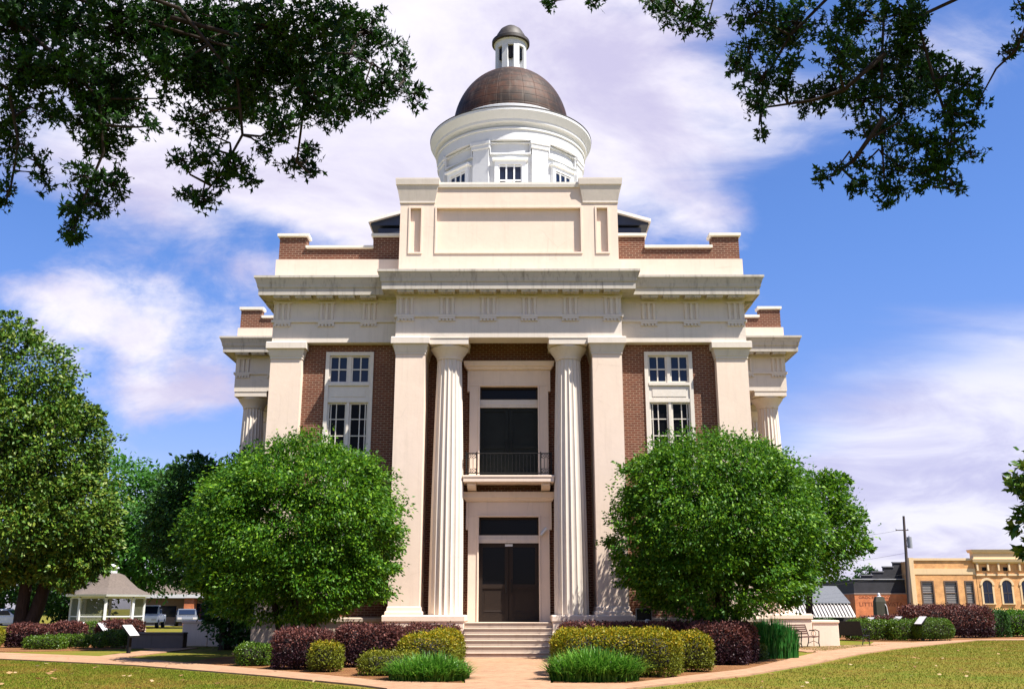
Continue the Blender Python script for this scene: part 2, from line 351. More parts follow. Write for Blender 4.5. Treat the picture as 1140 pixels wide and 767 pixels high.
# ---------------------------------------------------------------- foliage
def unit(a): return a/np.maximum(np.linalg.norm(a, axis=1, keepdims=True), 1e-9)
def quad_mesh(name, V, mats, parent, extra=None):
    """V: n x 4 x 3 corner points of leaves; extra: (verts, faces) of a twiggy inside, second material"""
    n = len(V); me = bpy.data.meshes.new(name)
    vs = V.reshape(-1, 3); ne = 0
    loops = np.arange(n*4, dtype=np.int32); starts = np.arange(0, n*4, 4, dtype=np.int32); mi = np.zeros(n, np.int32)
    if extra is not None:
        ev, ef = extra; ev = np.asarray(ev, float); ef = np.asarray(ef, np.int32)
        vs = np.vstack([vs, ev]); loops = np.concatenate([loops, (ef+n*4).ravel().astype(np.int32)])
        starts = np.concatenate([starts, n*4+np.arange(0, len(ef)*4, 4, dtype=np.int32)]); mi = np.concatenate([mi, np.ones(len(ef), np.int32)])
    me.vertices.add(len(vs)); me.vertices.foreach_set('co', vs.astype(np.float32).ravel())
    me.loops.add(len(loops)); me.loops.foreach_set('vertex_index', loops)
    me.polygons.add(len(starts)); me.polygons.foreach_set('loop_start', starts)
    for q in mats: me.materials.append(q)
    me.polygons.foreach_set('material_index', mi); me.update(calc_edges=True); me.validate()
    o = bpy.data.objects.new(name, me); COL.objects.link(o)
    if parent: o.parent = parent
    return o
def leaf_quads(P, D, N, L, W, fold=0.12):
    D = unit(D); Sd = unit(np.cross(D, N)); Nn = np.cross(Sd, D)
    L = np.asarray(L).reshape(-1, 1); W = np.asarray(W).reshape(-1, 1)
    mid = P+D*L*0.45-Nn*W*fold
    return np.stack([P, mid+Sd*W*0.5, P+D*L-Nn*L*0.12, mid-Sd*W*0.5], axis=1)
def lumps(rg, k=7):
    ks = rg.normal(size=(k, 3))*2.4; ph = rg.uniform(0, 6.28, k); am = rg.uniform(0.3, 1, k); am /= am.sum()
    return lambda d: (np.sin(d@ks.T+ph)*am).sum(1)
def crown_quads(rg, blobs, n, leaf, clump=0.17, lump=0.16, droop=0.15, per=26, inner=0.12, up=0.5, flat=0.6, shoots=0):
    """leaves gathered in sprays on the lumpy outside of ellipsoid blobs (x, y, z, rx, ry, rz)"""
    B = np.array(blobs, float); wt = (B[:, 3]*B[:, 4]*B[:, 5])**(2/3); wt /= wt.sum(); out = []
    for b, w in zip(B, wt):
        k = max(6, int(n*w/per)); d = unit(rg.normal(size=(k, 3))); f = lumps(rg); s = 1+lump*f(d*1.6)+rg.normal(size=k)*0.04
        rr = np.where(rg.uniform(size=k) < inner, rg.uniform(0.2, 0.75, k), rg.uniform(0.80, 1.0, k)**0.7)*s
        c = b[:3]+d*rr[:, None]*b[3:]; mr = b[3:].mean()
        idx = np.repeat(np.arange(k), per); m = len(idx)
        off = np.clip(rg.normal(size=(m, 3)), -1.7, 1.7)*clump*mr*rg.uniform(0.55, 1.25, (k, 1))[idx]; off[:, 2] *= flat
        P = c[idx]+off
        ax = unit(d[idx]*[1, 1, 0.5]+rg.normal(size=(m, 3))*0.55+np.array([0, 0, -droop]))
        Nn = unit(rg.normal(size=(m, 3))*0.65+d[idx]*0.5+np.array([0, 0, up]))
        L = leaf*rg.uniform(0.65, 1.35, m); out.append(leaf_quads(P, ax, Nn, L, L*rg.uniform(0.42, 0.6, m)))
        if shoots:                                      # young shoots standing out of the crown, leaves set along them
            q = max(4, int(shoots*w)); d2 = unit(rg.normal(size=(q, 3))+np.array([0, 0, 0.5])); st = b[:3]+d2*b[3:]*(0.92+lump*f(d2*1.6))[:, None]; ax2 = unit(d2+rg.normal(size=(q, 3))*0.35+np.array([0, 0, 0.45])); ln = rg.uniform(0.2, 0.7, q); nl = 13
            ix = np.repeat(np.arange(q), nl); s = np.tile(np.linspace(0, 1, nl), q); P = st[ix]+ax2[ix]*(s*ln[ix])[:, None]+np.array([0, 0, -0.12])*(s**2*ln[ix])[:, None]
            ax = unit(ax2[ix]*0.8+rg.normal(size=(q*nl, 3))*0.7); L = leaf*rg.uniform(0.6, 1.1, q*nl)*(1.1-0.5*s); out.append(leaf_quads(P, ax, unit(rg.normal(size=(q*nl, 3))+np.array([0, 0, 0.6])), L, L*0.5))
    return np.concatenate(out)
def trunk_mb(rg, base, stems, blobs, r0, lift=0.55):
    mb = MB(); b = Vector(base)
    for sx, sy in stems:
        start = b+Vector((sx*0.35, sy*0.35, -0.1)); r = r0*rg.uniform(0.8, 1.1)
        t = blobs[0]; top = Vector((b.x+sx*2.2, b.y+sy*2.2, t[2]-t[5]*0.35))
        p1 = start.lerp(top, 0.33)+Vector((rg.normal()*0.06, rg.normal()*0.06, 0)); p2 = start.lerp(top, 0.66)+Vector((rg.normal()*0.1, rg.normal()*0.1, 0))
        mb.tube([start, start+Vector((0, 0, 0.25)), p1, p2, top], [r*1.45, r*1.05, r*0.9, r*0.75, r*0.6], 9)
        for q in range(3):
            e = blobs[int(rg.integers(len(blobs)))]; tip = Vector((e[0]+rg.normal()*e[3]*0.45, e[1]+rg.normal()*e[4]*0.45, e[2]+rg.uniform(0, 0.6)*e[5]))
            mb.tube([p2.lerp(top, q/3), p2.lerp(tip, 0.5)+Vector((0, 0, 0.25)), tip], [r*0.5, r*0.3, r*0.08], 6)
    return mb
def tree(name, label, cat, base, stems, r0, blobs, n, leaf, lm, bm, seed, group=None, **kw):
    rg = np.random.default_rng(seed); t = tag(empty(name, (base[0], base[1], 0)), label, cat, group)
    rel = [(q[0]-base[0], q[1]-base[1], *q[2:]) for q in blobs]
    trunk_mb(rg, (0, 0, 0), stems, rel, r0).build('trunk', bm, t, smooth=True)
    quad_mesh('crown', crown_quads(rg, rel, n, leaf, **kw), [lm], t)
    return t
def rounded_points(rg, n, h, rad):
    """points on a box of half sizes h with its edges rounded by rad, with their outward directions"""
    hx, hy, hz = h; ar = np.array([hy*hz, hy*hz, hx*hz, hx*hz, hx*hy, hx*hy*0.15]); f = rg.choice(6, n, p=ar/ar.sum())
    p = rg.uniform(-1, 1, (n, 3)); ax = f//2; p[np.arange(n), ax] = np.where(f % 2 == 0, 1, -1); p = p*h
    inner = np.maximum(np.array(h)-rad, 0.001); q = np.clip(p, -inner, inner); d = unit(p-q+1e-6); return q+d*np.minimum(rad, np.array(h)), d
def shrub(name, label, cat, x0, x1, y0, y1, ht, rad, n, leaf, lm, tw, seed, group=None, rz=0.0, rough=0.05, asp=0.55):
    rg = np.random.default_rng(seed); h = np.array([(x1-x0)/2, (y1-y0)/2, ht/2])
    t = tag(empty(name, ((x0+x1)/2, (y0+y1)/2, 0), rz), label, cat, group)
    P, d = rounded_points(rg, n, h, rad); f = lumps(rg, 9); g = lumps(rg, 9)
    P = P+d*((f(P*2.4)*0.55+g(P*6)*0.35)*rough*2+rg.normal(size=n)*rough*0.55-rg.uniform(0, 1, n)**3*rough*2)[:, None]; P[:, 2] += ht/2; P[:, 2] = np.maximum(P[:, 2], 0.02)
    ax = unit(d*0.6+rg.normal(size=(n, 3))*0.7+np.array([0, 0, 0.25])); Nn = unit(d*0.8+rg.normal(size=(n, 3))*0.7)
    L = leaf*rg.uniform(0.65, 1.35, n); V = leaf_quads(P, ax, Nn, L, L*asp)
    # twiggy inside, a shrunken rounded body
    ev = []; ef = []; nu, nv = 16, 9
    for j in range(nv):
        ph = -math.pi/2+math.pi*j/(nv-1)
        for i in range(nu):
            a = 2*math.pi*i/nu; e = np.array([math.cos(ph)*math.cos(a), math.cos(ph)*math.sin(a), math.sin(ph)]); e = np.sign(e)*np.abs(e)**0.55
            ev.append(tuple(e*(h*0.90-0.03)+np.array([0, 0, ht/2])))
    for j in range(nv-1):
        for i in range(nu): ef.append((j*nu+i, j*nu+(i+1) % nu, (j+1)*nu+(i+1) % nu, (j+1)*nu+i))
    quad_mesh('foliage', V, [lm, tw], t, (ev, ef))
    mb = MB()
    for k in range(max(3, int((x1-x0)*4))):
        px = rg.uniform(-0.6, 0.6)*h[0]; py = rg.uniform(-0.6, 0.6)*h[1]; mb.tube([(px*0.8, py*0.8, -0.03), (px, py, ht*0.4)], [0.018, 0.012], 5)
    mb.build('stem', M['twig'], t)
    return t
def blades(name, label, cat, cx, cy, rx, ry, n, ht, wid, lm, seed, lean=0.55, group=None):
    rg = np.random.default_rng(seed); t = tag(empty(name, (cx, cy, 0)), label, cat, group)
    a = rg.uniform(0, 6.28, n); r = np.sqrt(rg.uniform(0, 1, n)); base = np.stack([r*np.cos(a)*rx, r*np.sin(a)*ry, np.zeros(n)], 1)
    az = np.arctan2(base[:, 1]/ry, base[:, 0]/rx)+rg.normal(size=n)*0.9; dirn = np.stack([np.cos(az), np.sin(az), np.zeros(n)], 1)
    side = np.stack([-np.sin(az), np.cos(az), np.zeros(n)], 1); H = ht*rg.uniform(0.6, 1.1, n)*(1-0.35*r**3); le = lean*rg.uniform(0.2, 1.2, n)*(0.35+0.85*r)
    def pt(s): return base+dirn*(le*H*s**2.0)[:, None]+np.array([0, 0, 1.0])*(H*(s-0.42*le*s**3))[:, None]
    prev = None; quads = []
    for s, w in ((0, 0.8), (0.35, 1.0), (0.7, 0.8), (1.0, 0.08)):
        p = pt(s); l = p+side*(wid*w*0.5); q = p-side*(wid*w*0.5)
        if prev is not None: quads.append(np.stack([prev[0], prev[1], q, l], 1))
        prev = (l, q)
    V = np.stack(quads, 1).reshape(-1, 4, 3)
    # weld each blade so it reads as one leaf: the three quads share one shade through their order
    quad_mesh('foliage', V, [lm], t)
    mb = MB()
    for k in range(12):
        p = base[k]; mb.tube([(p[0]*0.7, p[1]*0.7, -0.03), (p[0]*0.7, p[1]*0.7, ht*0.12)], [0.03, 0.02], 5)
    mb.build('stem', lm, t)
    return t

# ================================================================ ground and paths
def ground_mat():
    t = NT('dry_lawn'); c = t.coord(); a = t.noise(c, 0.35, 5, 0.6); b = t.noise(c, 2.6, 6, 0.65); g = t.noise(c, 45, 4, 0.7)
    k = t.ramp(t.math('ADD', t.math('MULTIPLY', a, 0.55), t.math('MULTIPLY', b, 0.45)), [(0.34, (0.19, 0.115, 0.030)), (0.47, (0.175, 0.145, 0.020)), (0.58, (0.115, 0.14, 0.013)), (0.72, (0.085, 0.13, 0.012))])
    k = t.mix(t.rng(g, 0.35, 0.7, 0, 0.45), k, (0.06, 0.055, 0.01)); t.bump(g, 0.6, 0.03)
    return t.done(k, 0.95, spec=0.1)
def path_mat():
    t = NT('tan_concrete'); c = t.coord(); a = t.noise(c, 0.8, 6, 0.62); b = t.noise(c, 5, 5, 0.6); g = t.noise(c, 90, 3)
    k = t.mix(t.rng(a, 0.3, 0.7), (0.37, 0.215, 0.125), (0.28, 0.155, 0.088)); k = t.mix(t.rng(b, 0.48, 0.68, 0, 0.7), k, (0.19, 0.105, 0.058)); sx = t.node('ShaderNodeSeparateXYZ'); t.set(sx.inputs[0], c); al = t.math('ADD', t.math('MULTIPLY', t.math('ABSOLUTE', sx.outputs[0]), 0.70), t.math('MULTIPLY', sx.outputs[1], 0.72)); jo = t.math('ABSOLUTE', t.math('SUBTRACT', t.math('FRACT', t.math('MULTIPLY', al, 0.62)), 0.5)); k = t.mix(t.rng(jo, 0.0, 0.014, 0.75, 0.0), k, (0.08, 0.05, 0.03)); k = t.mix(t.rng(g, 0.4, 0.7, 0, 0.2), k, (0.55, 0.4, 0.28))
    t.bump(g, 0.3, 0.01); return t.done(k, 0.9, spec=0.15)
def mulch_mat():
    t = NT('pine_straw_mulch'); c = t.coord(); a = t.noise(c, 1.2, 5, 0.6); g = t.noise(t.mapping(c, (1, 1, 1)), 30, 6, 0.8, 1.5)
    k = t.mix(t.rng(g, 0.35, 0.65), (0.30, 0.13, 0.05), (0.09, 0.04, 0.018)); k = t.mix(t.rng(a, 0.4, 0.7, 0, 0.5), k, (0.36, 0.2, 0.09)); t.bump(g, 0.9, 0.04)
    return t.done(k, 0.95, spec=0.1)
M['lawn'] = ground_mat(); M['path'] = path_mat(); M['mulch'] = mulch_mat()
M['asphalt'] = plain('street_asphalt', (0.055, 0.052, 0.05), 0.9, scale=2)
def sheet(name, poly, z, m, th=0.06):
    mb = MB()
    if th: mb.prism(poly, 'z', z-th, z)
    else: mb.add([(p[0], p[1], z) for p in poly], [tuple(range(len(poly)))])
    return tag(mb.build(name, m), kind='structure')
g = MB(); N_ = 24
for i in range(N_):
    for j in range(N_):
        x0, x1 = -900+1800*i/N_, -900+1800*(i+1)/N_; y0, y1 = -300+1800*j/N_, -300+1800*(j+1)/N_
        g.add([(x0, y0, 0), (x1, y0, 0), (x1, y1, 0), (x0, y1, 0)], [(0, 1, 2, 3)])
tag(g.build('ground', M['lawn']), kind='structure')
sheet('planting_ground', [(-1.5, -0.4), (-1.36, -3), (-1.05, -9), (-0.85, -11.75), (-2.2, -11.6), (-4.1, -9.6), (-7.2, -6.3), (-9.2, -3.9), (-9.0, -0.4)], 0.02, M['mulch'])
sheet('planting_ground', [(1.42, -0.4), (9.1, -0.4), (8.8, -0.9), (6.0, -7.0), (4.0, -9.75), (2.5, -11.9), (1.0, -11.8), (1.15, -9), (1.3, -3)], 0.02, M['mulch'])
sheet('planting_ground', [(-40, 6.9), (-20.5, 4.6), (-17.8, 3.2), (-15.6, 4.3), (-14.6, 6.4), (-15, 9.5), (-18, 12.5), (-40, 14)], 0.02, M['mulch'])
sheet('planting_ground', [(16.4, 14.6), (18.6, 14.2), (20.6, 15.6), (23.5, 18.0), (32, 20.2), (32, 26), (18, 26), (15.5, 18)], 0.02, M['mulch'])
sheet('path', [(-40, 8.2), (-22, 3.6), (-17.5, 2.25), (-12.2, -0.9), (-7.1, -6.15), (-4.17, -9.35), (-2.47, -11.35), (-0.9, -11.95), (1.0, -11.95), (2.5, -12.0), (4.02, -9.75), (6.05, -7.0), (9.2, -0.4), (10.9, 3.1), (13.2, 6.6), (16.0, 10.9), (19.5, 14.3), (23.5, 17.6), (34, 20.0),
     (34, 18.5), (22.04, 15.8), (18.4, 11.0), (14.81, 6.24), (11.6, 1.2), (8.22, -4.95), (5.51, -9.35), (3.71, -11.6), (2.35, -13.3), (1.9, -16), (2.2, -40), (-2.0, -40), (-1.8, -16), (-2.2, -13.3), (-2.89, -12.35), (-5.33, -9.7), (-9.99, -5.4), (-15.31, -2.0), (-22, 1.4), (-40, 6.4)], 0.035, M['path'])
sheet('path', [(-1.36, -1.2), (-0.95, -9), (-0.78, -11.97), (0.95, -11.97), (1.05, -9), (1.30, -1.2)], 0.039, M['path'])
sheet('path', [(10.4, 3.0), (10.0, 6.8), (12.5, 8.2), (15.2, 10.4), (16.4, 13.4), (18.0, 13.2), (16.0, 10.8), (13.2, 6.5), (10.95, 3.0)], 0.031, M['path'])
sheet('path', [(-13.0, -0.5), (-13.2, 5.5), (-16.4, 8.4), (-15.4, 9.2), (-12.0, 6.6), (-11.9, -1.3)], 0.031, M['path'])
sheet('road', [(-300, 52), (300, 62), (300, 73), (-300, 63)], 0.02, M['asphalt'])

# ================================================================ the courthouse
C = tag(empty('courthouse', (0, 0, 0)), 'cream columned brick courthouse with copper dome, between two round shade trees', 'courthouse')
CT = 12.0                                                # where the dome stands, metres behind the front
# -- brick walls
w = MB()
for s in (-1, 1):
    hx = sorted((s*4.82, s*6.52))
    w.wall(min(s*8.3, s*2.95), max(s*8.3, s*2.95), 0, 10.85, 1.0, 1.4, [(hx[0], hx[1], 4.9, 10.33), (hx[0]+0.1, hx[1]-0.1, 1.95, 4.2)])
    w.box(s*7.9, s*8.3, 1.4, 22, 0, 10.85)
w.wall(-2.95, 2.95, 1.05, 11.15, 1.5, 1.9, [(-1.05, 1.05, 5.87, 9.14), (-1.03, 1.03, 1.05, 4.54)])
w.box(-8.3, 8.3, 21.6, 22.0, 0, 10.85)
w.build('wall', M['brick'], C)
w = MB(); w.box(-7.9, 7.9, 1.95, 21.6, 12.6, 12.9); w.box(-12, -8.4, 8.75, 19, 12.3, 12.8); w.box(8.4, 12, 8.75, 19, 12.3, 12.8); w.box(-3.9, 3.9, 0.85, 1.95, 11.15, 12.6); w.build('ceiling_slab', M['trim'], C)  # widest slab is an unseen roof plane, added to keep light out
w = MB(); w.box(-7.5, 7.5, 2.6, 2.7, 0.2, 10.8); w.build('dark_interior', plain('unlit_interior', (0.02, 0.02, 0.02), 0.9), C)
# -- basement course and stylobates
for s in (-1, 1):
    w = MB(); w.box(s*4.06, s*8.48, 0.62, 1.0, 0.0, 1.05); w.stack(min(s*4.06, s*8.52), max(s*4.06, s*8.52), 0.6, 0.998, [(1.052, 0.0), (1.07, 0.05), (1.17, 0.05), (1.2, 0.0)])
    w.box(s*8.302, s*8.5, 1.002, 8.5, 0, 1.05)
    w.build('basement_course', M['step'], C)
for s in (-1, 1):
    w = MB(); w.stack(min(s*4.05, s*1.42), max(s*4.05, s*1.42), -0.28, 1.498, [(0, 0.03), (0.75, 0.03), (0.78, 0.0), (1.06, 0), (1.08, 0.03), (1.26, 0.03), (1.28, 0.0)])
    bevel(w.build('stylobate', M['stucco'], C), 0.02)
    w = MB(); w.box(s*12.25, s*8.5, 8.5, 19.3, 0, 1.05); w.stack(min(s*8.5, s*12.2), max(s*8.5, s*12.2), 8.55, 19.3, [(1.052, 0.02), (1.07, 0.1), (1.25, 0.1), (1.28, 0.06)])
    bevel(w.build('wing_base', M['stucco'], C), 0.02)
    w = MB(); w.stack(min(s*12.3, s*13.35), max(s*12.3, s*13.35), 8.6, 10.3, [(0, 0), (0.9, 0), (0.92, 0.04), (1.02, 0.04)])
    bevel(w.build('stair_cheek_wall', M['stucco'], C), 0.02)
# -- front stairs
w = MB()
for k in range(6):
    z1 = 1.05-0.175*k; w.box(-1.418, 1.418, -0.1-0.26*k, 1.5 if k == 0 else -0.1-0.26*(k-1)-0.002, 0, z1-0.03)
    w.box(-1.417, 1.417, -0.13-0.26*k, -0.1-0.26*(k-1)-0.035 if k else 1.49, z1-0.028, z1)
bevel(w.build('stairs', M['step'], C), 0.012)
# -- antae
CAP = [(10.0, 0.0), (10.0, 0.02), (10.07, 0.02), (10.09, 0.035), (10.30, 0.085), (10.34, 0.10), (10.36, 0.10), (10.36, 0.16), (10.57, 0.16), (10.598, 0.14)]
BAS = [(0, 0.09), (0.10, 0.09), (0.14, 0.04), (0.24, 0.03), (0.28, 0.0)]
def anta(x0, x1, y0, y1, zb):
    a = MB().stack(x0, x1, y0, y1, [(zb+0.2, 0), (10.02, 0)]).build('pilaster', M['stucco'], C)
    MB().stack(x0, x1, y0, y1, CAP).build('capital', M['trim'], a)
    MB().stack(x0, x1, y0, y1, [(zb+z, o) for z, o in BAS]).build('base', M['stucco'], a)
for s in (-1, 1):
    anta(min(s*3.92, s*2.9), max(s*3.92, s*2.9), 0.0, 1.55, 1.275)
    anta(min(s*8.42, s*7.32), max(s*8.42, s*7.32), 0.66, 1.9, 1.06)
# -- fluted Doric columns
def column_meshes():
    z0, z1 = 1.28, 9.97; prof = []
    for k in range(15):
        f = k/14; r = 0.575-0.115*f-0.03*f*f+0.025*math.sin(math.pi*f); prof.append((r, z0+(z1-z0)*f))
    sh = MB().lathe(prof, n=160, flute=20, depth=0.085)
    cp = MB().lathe([(0.44, 9.90), (0.455, 9.93), (0.455, 9.98), (0.47, 10.0), (0.475, 10.03), (0.60, 10.2), (0.665, 10.29), (0.67, 10.34), (0.64, 10.36)], n=64)
    cp.stack(-0.69, 0.69, -0.69, 0.69, [(10.36, 0), (10.57, 0), (10.57, 0.02), (10.597, 0.02)])
    return sh, cp
sh, cp = column_meshes()
col0 = sh.build('column', M['trim'], C); capo = smooth_angle(cp.build('capital', M['trim'], col0), 30)
col0.location = (-2.09, 0.68, 0)
for x, y in [(2.09, 0.68)]+[(s*11.28, y) for s in (-1, 1) for y in (9.4, 12.6, 15.2, 18.3)]:
    c = copy_tree(col0, C); c.location = (x, y, 0)
for s in (-1, 1): anta(min(s*8.9, s*8.32), max(s*8.9, s*8.32), 8.72, 9.7, 1.275)
# -- entablature
PATH = [(-12.0, 19), (-12.0, 8.7), (-8.42, 8.7), (-8.42, 0.66), (-3.95, 0.66), (-3.95, 0), (3.95, 0), (3.95, 0.66), (8.42, 0.66), (8.42, 8.7), (12.0, 8.7), (12.0, 19)]
w = MB().ribbon(PATH, [(-0.85, 11.2), (-0.80, 10.6), (0, 10.6), (0, 11.33), (0.06, 11.33), (0.06, 11.425), (0, 11.43)])
w.box(-2.9, 2.9, 0.78, 0.84, 10.62, 11.3)
arch = w.build('architrave', M['trim'], C)
fr = MB().ribbon(PATH, [(0, 11.43), (0, 12.06), (0.03, 12.07), (0.03, 12.16)]).build('frieze', M['trim'], C)
tri = MB()
for k in (-1, 0, 1): tri.prism([(k*0.195-0.075, 0.01), (k*0.195-0.04, -0.055), (k*0.195+0.04, -0.055), (k*0.195+0.075, 0.01)], 'z', 11.432, 12.02)
tri.box(-0.30, 0.30, -0.06, 0.01, 12.02, 12.10)
tri.box(-0.29, 0.29, -0.058, 0.01, 11.262, 11.327)
for k in range(5): tri.stack(-0.25+k*0.125-0.03, -0.25+k*0.125+0.03, -0.05, 0.005, [(11.19, 0.012), (11.26, 0.0)])
t0 = tri.build('triglyph', M['trim'], fr); first = True
TRI = [(x, 0.0) for x in (-3.6, -2.16, -0.72, 0.72, 2.16, 3.6)]+[(s*x, 0.66) for s in (-1, 1) for x in (8.08, 6.52, 5.0)]+[(s*x, 8.7) for s in (-1, 1) for x in (11.66, 10.3, 9.0)]
for x, y in TRI:
    q = t0 if first else copy_tree(t0, fr); first = False; q.location = (x, y, 0)
for s in (-1, 1):
    for y in (2.2, 3.7, 5.2, 6.7):
        q = copy_tree(t0, fr); q.location = (s*8.42, y, 0); q.rotation_euler = (0, 0, s*math.pi/2)
co = MB().ribbon(PATH, [(0.03, 12.16), (0.06, 12.17), (0.09, 12.24), (0.44, 12.25), (0.44, 12.22), (0.47, 12.22), (0.48, 12.46), (0.50, 12.47), (0.52, 12.53), (0.53, 12.60), (0.60, 12.80), (0.63, 12.82), (0.63, 12.90), (-0.9, 12.99)]).build('cornice', M['cornice'], C)
mu = MB().box(-0.285, 0.285, -0.42, -0.10, 12.145, 12.238)
for i in range(6):
    for j in range(2): mu.stack(-0.235+i*0.094-0.02, -0.235+i*0.094+0.02, -0.36+j*0.14, -0.32+j*0.14, [(12.115, 0.006), (12.146, 0)])
m0 = mu.build('mutule', M['cornice'], co); first = True
MU = [(-3.6+0.72*k, 0.0) for k in range(11)]+[(s*(8.08-0.77*k), 0.66) for s in (-1, 1) for k in range(5)]+[(s*(11.66-0.70*k), 8.7) for s in (-1, 1) for k in range(5)]
for x, y in MU:
    q = m0 if first else copy_tree(m0, co); first = False; q.location = (x, y, 0)
for s in (-1, 1):
    for k in range(8):
        q = copy_tree(m0, co); q.location = (s*8.42, 1.4+0.75*k, 0); q.rotation_euler = (0, 0, s*math.pi/2)
# -- blocking course, stepped parapets
for s in (-1, 1):
    w = MB(); w.box(s*3.9, s*8.5, 0.8, 1.6, 12.9, 13.77); w.box(s*8.1, s*8.5, 1.602, 8.6, 12.9, 13.77); w.stack(min(s*12.05, s*8.52), max(s*12.05, s*8.52), 8.75, 9.6, [(12.9, 0), (13.46, 0)]); w.box(s*11.6, s*12.05, 9.602, 18.9, 12.9, 13.46)
    w.build('blocking_course', M['stucco'], C)
for s in (-1, 1):
    p = MB(); p.box(s*3.9, s*8.45, 0.98, 1.38, 13.765, 14.24); p.box(s*7.45, s*8.45, 0.98, 1.38, 14.24, 14.70); p.box(s*3.9, s*5.0, 0.98, 1.38, 14.24, 14.70); p.box(s*8.1, s*8.45, 1.382, 8.5, 13.765, 14.24)
    po = p.build('parapet', M['brick'], C)
    k = MB(); k.stack(min(s*5.06, s*7.39), max(s*5.06, s*7.39), 0.98, 1.38, [(14.242, 0.03), (14.27, 0.08), (14.36, 0.08)]); k.stack(min(s*7.45, s*8.45), max(s*7.45, s*8.45), 0.98, 1.38, [(14.70, 0.03), (14.73, 0.08), (14.83, 0.08)]); k.stack(min(s*3.96, s*5.0), max(s*3.96, s*5.0), 0.98, 1.38, [(14.70, 0.03), (14.73, 0.07), (14.83, 0.07)]); k.box(s*8.02, s*8.53, 1.5, 8.5, 14.242, 14.34)
    k.build('coping', M['coping'], po)
    p = MB(); p.box(s*8.6, s*11.98, 8.85, 9.2, 13.455, 13.92); p.box(s*11.05, s*11.98, 8.85, 9.2, 13.92, 14.30); p.box(s*11.6, s*11.98, 9.202, 18.8, 13.455, 13.92)
    po = p.build('parapet', M['brick'], C)
    k = MB(); k.stack(min(s*8.6, s*10.98), max(s*8.6, s*10.98), 8.85, 9.2, [(13.922, 0.02), (13.95, 0.07), (14.05, 0.07)]); k.stack(min(s*11.05, s*11.98), max(s*11.05, s*11.98), 8.85, 9.2, [(14.30, 0.02), (14.33, 0.07), (14.44, 0.07)])
    k.build('coping', M['coping'], po)
# -- attic block over the portico
w = MB(); w.wall(-3.95, 3.95, 12.95, 16.36, 0.30, 0.42, [(-2.68, 2.66, 13.80, 15.62), (-3.64, -3.13, 13.80, 15.62), (3.13, 3.64, 13.80, 15.62)]); w.box(-3.95, 3.95, 0.42, 3.2, 12.95, 16.36)
at_ = w.build('attic', M['stucco'], C)
w = MB()
for x0, x1 in ((-2.68, 2.66), (-3.64, -3.13), (3.13, 3.64)):
    for a, b, c, d in ((x0, x1, 13.80, 13.86), (x0, x1, 15.56, 15.62), (x0, x0+0.06, 13.86, 15.56), (x1-0.06, x1, 13.86, 15.56)): w.box(a, b, 0.27, 0.419, c, d)
w.build('panel_moulding', M['stucco'], at_)
for s in (-1, 1):
    MB().stack(min(s*3.95, s*2.72), max(s*3.95, s*2.72), 0.298, 1.6, [(15.76, 0.0), (15.76, 0.03), (15.83, 0.03), (16.40, 0.14), (16.43, 0.17), (16.63, 0.19), (16.68, 0.19)]).build('cap', M['trim'], at_)
MB().stack(-2.53, 2.53, 0.30, 3.2, [(16.362, 0.0), (16.36, 0.06), (16.47, 0.08), (16.55, 0.08)]).build('coping', M['coping'], at_)
# -- roof gable behind
w = MB(); w.box(-5.3, 5.3, 4.1, 20, 12.9, 16.3)
for s in (-1, 1): pass
gab = w.build('roof_storey', M['slate'], C)
w = MB(); w.prism([(-5.6, 16.40), (5.6, 16.40), (5.6, 16.50), (0, 18.15), (-5.6, 16.50)], 'y', 4.02, 20.2); w.build('roof', M['slate'], gab)
for s in (-1, 1):
    w = MB(); w.prism([(s*5.68, 16.47), (s*5.68, 16.60), (0, 18.26), (0, 18.13)], 'y', 3.86, 20.3); w.build('eave', M['coping'], gab)
# -- drum
C2 = (0, CT)
d = MB(); d.lathe([(3.45, 16.5), (3.45, 22.4)], C2, 96); d.lathe([(3.64, 22.38), (3.64, 22.88), (3.70, 22.90), (3.70, 22.98), (3.56, 22.99), (3.56, 23.14), (3.60, 23.16)], C2, 96)
drum = smooth_angle(d.build('drum', M['white'], C), 30)
MB().lathe([(3.58, 23.1), (3.62, 23.16), (3.64, 23.20), (3.78, 23.25), (3.80, 23.37), (3.86, 23.43), (3.99, 23.70), (4.01, 23.72), (4.01, 23.85), (3.98, 23.87)], C2, 96).build('cornice', M['white'], drum); smooth_angle(drum.children[-1], 30)
MB().lathe([(4.03, 23.855), (4.03, 23.89), (3.2, 24.17), (3.05, 24.19), (2.6, 24.25)], C2, 96).build('lead_roof', M['lanterncap'], drum)
def on_drum(mb, a, name, m, parent):
    o = mb.build(name, m, parent); o.location = (0, CT, 0); o.rotation_euler = (0, 0, a); return o
pil = MB(); pil.box(-0.40, 0.40, -3.60, -3.30, 16.6, 22.0); pil.stack(-0.40, 0.40, -3.60, -3.30, [(22.0, 0.0), (22.03, 0.05), (22.20, 0.05), (22.23, 0.09), (22.378, 0.09)])
win = MB(); zt = 21.05
win.box(-0.72, -0.55, -3.53, -3.3, 17.0, zt+0.12); win.box(0.55, 0.72, -3.53, -3.3, 17.0, zt+0.12); win.box(-0.72, 0.72, -3.535, -3.3, zt+0.12, zt+0.30); win.stack(-0.72, 0.72, -3.53, -3.3, [(zt+0.302, 0.02), (zt+0.33, 0.10), (zt+0.42, 0.10)])
for x in (-0.52, -0.18, 0.18, 0.52): win.box(x-0.035, x+0.035, -3.49, -3.42, 17.0, zt+0.12)
for z in (18.6, 19.2, 19.8, 20.4, zt+0.06): win.box(-0.55, 0.55, -3.488, -3.422, z-0.03, z+0.03)
win.m = 1; win.box(-0.545, 0.545, -3.455, -3.43, 17.0, zt+0.1)
pan = MB()
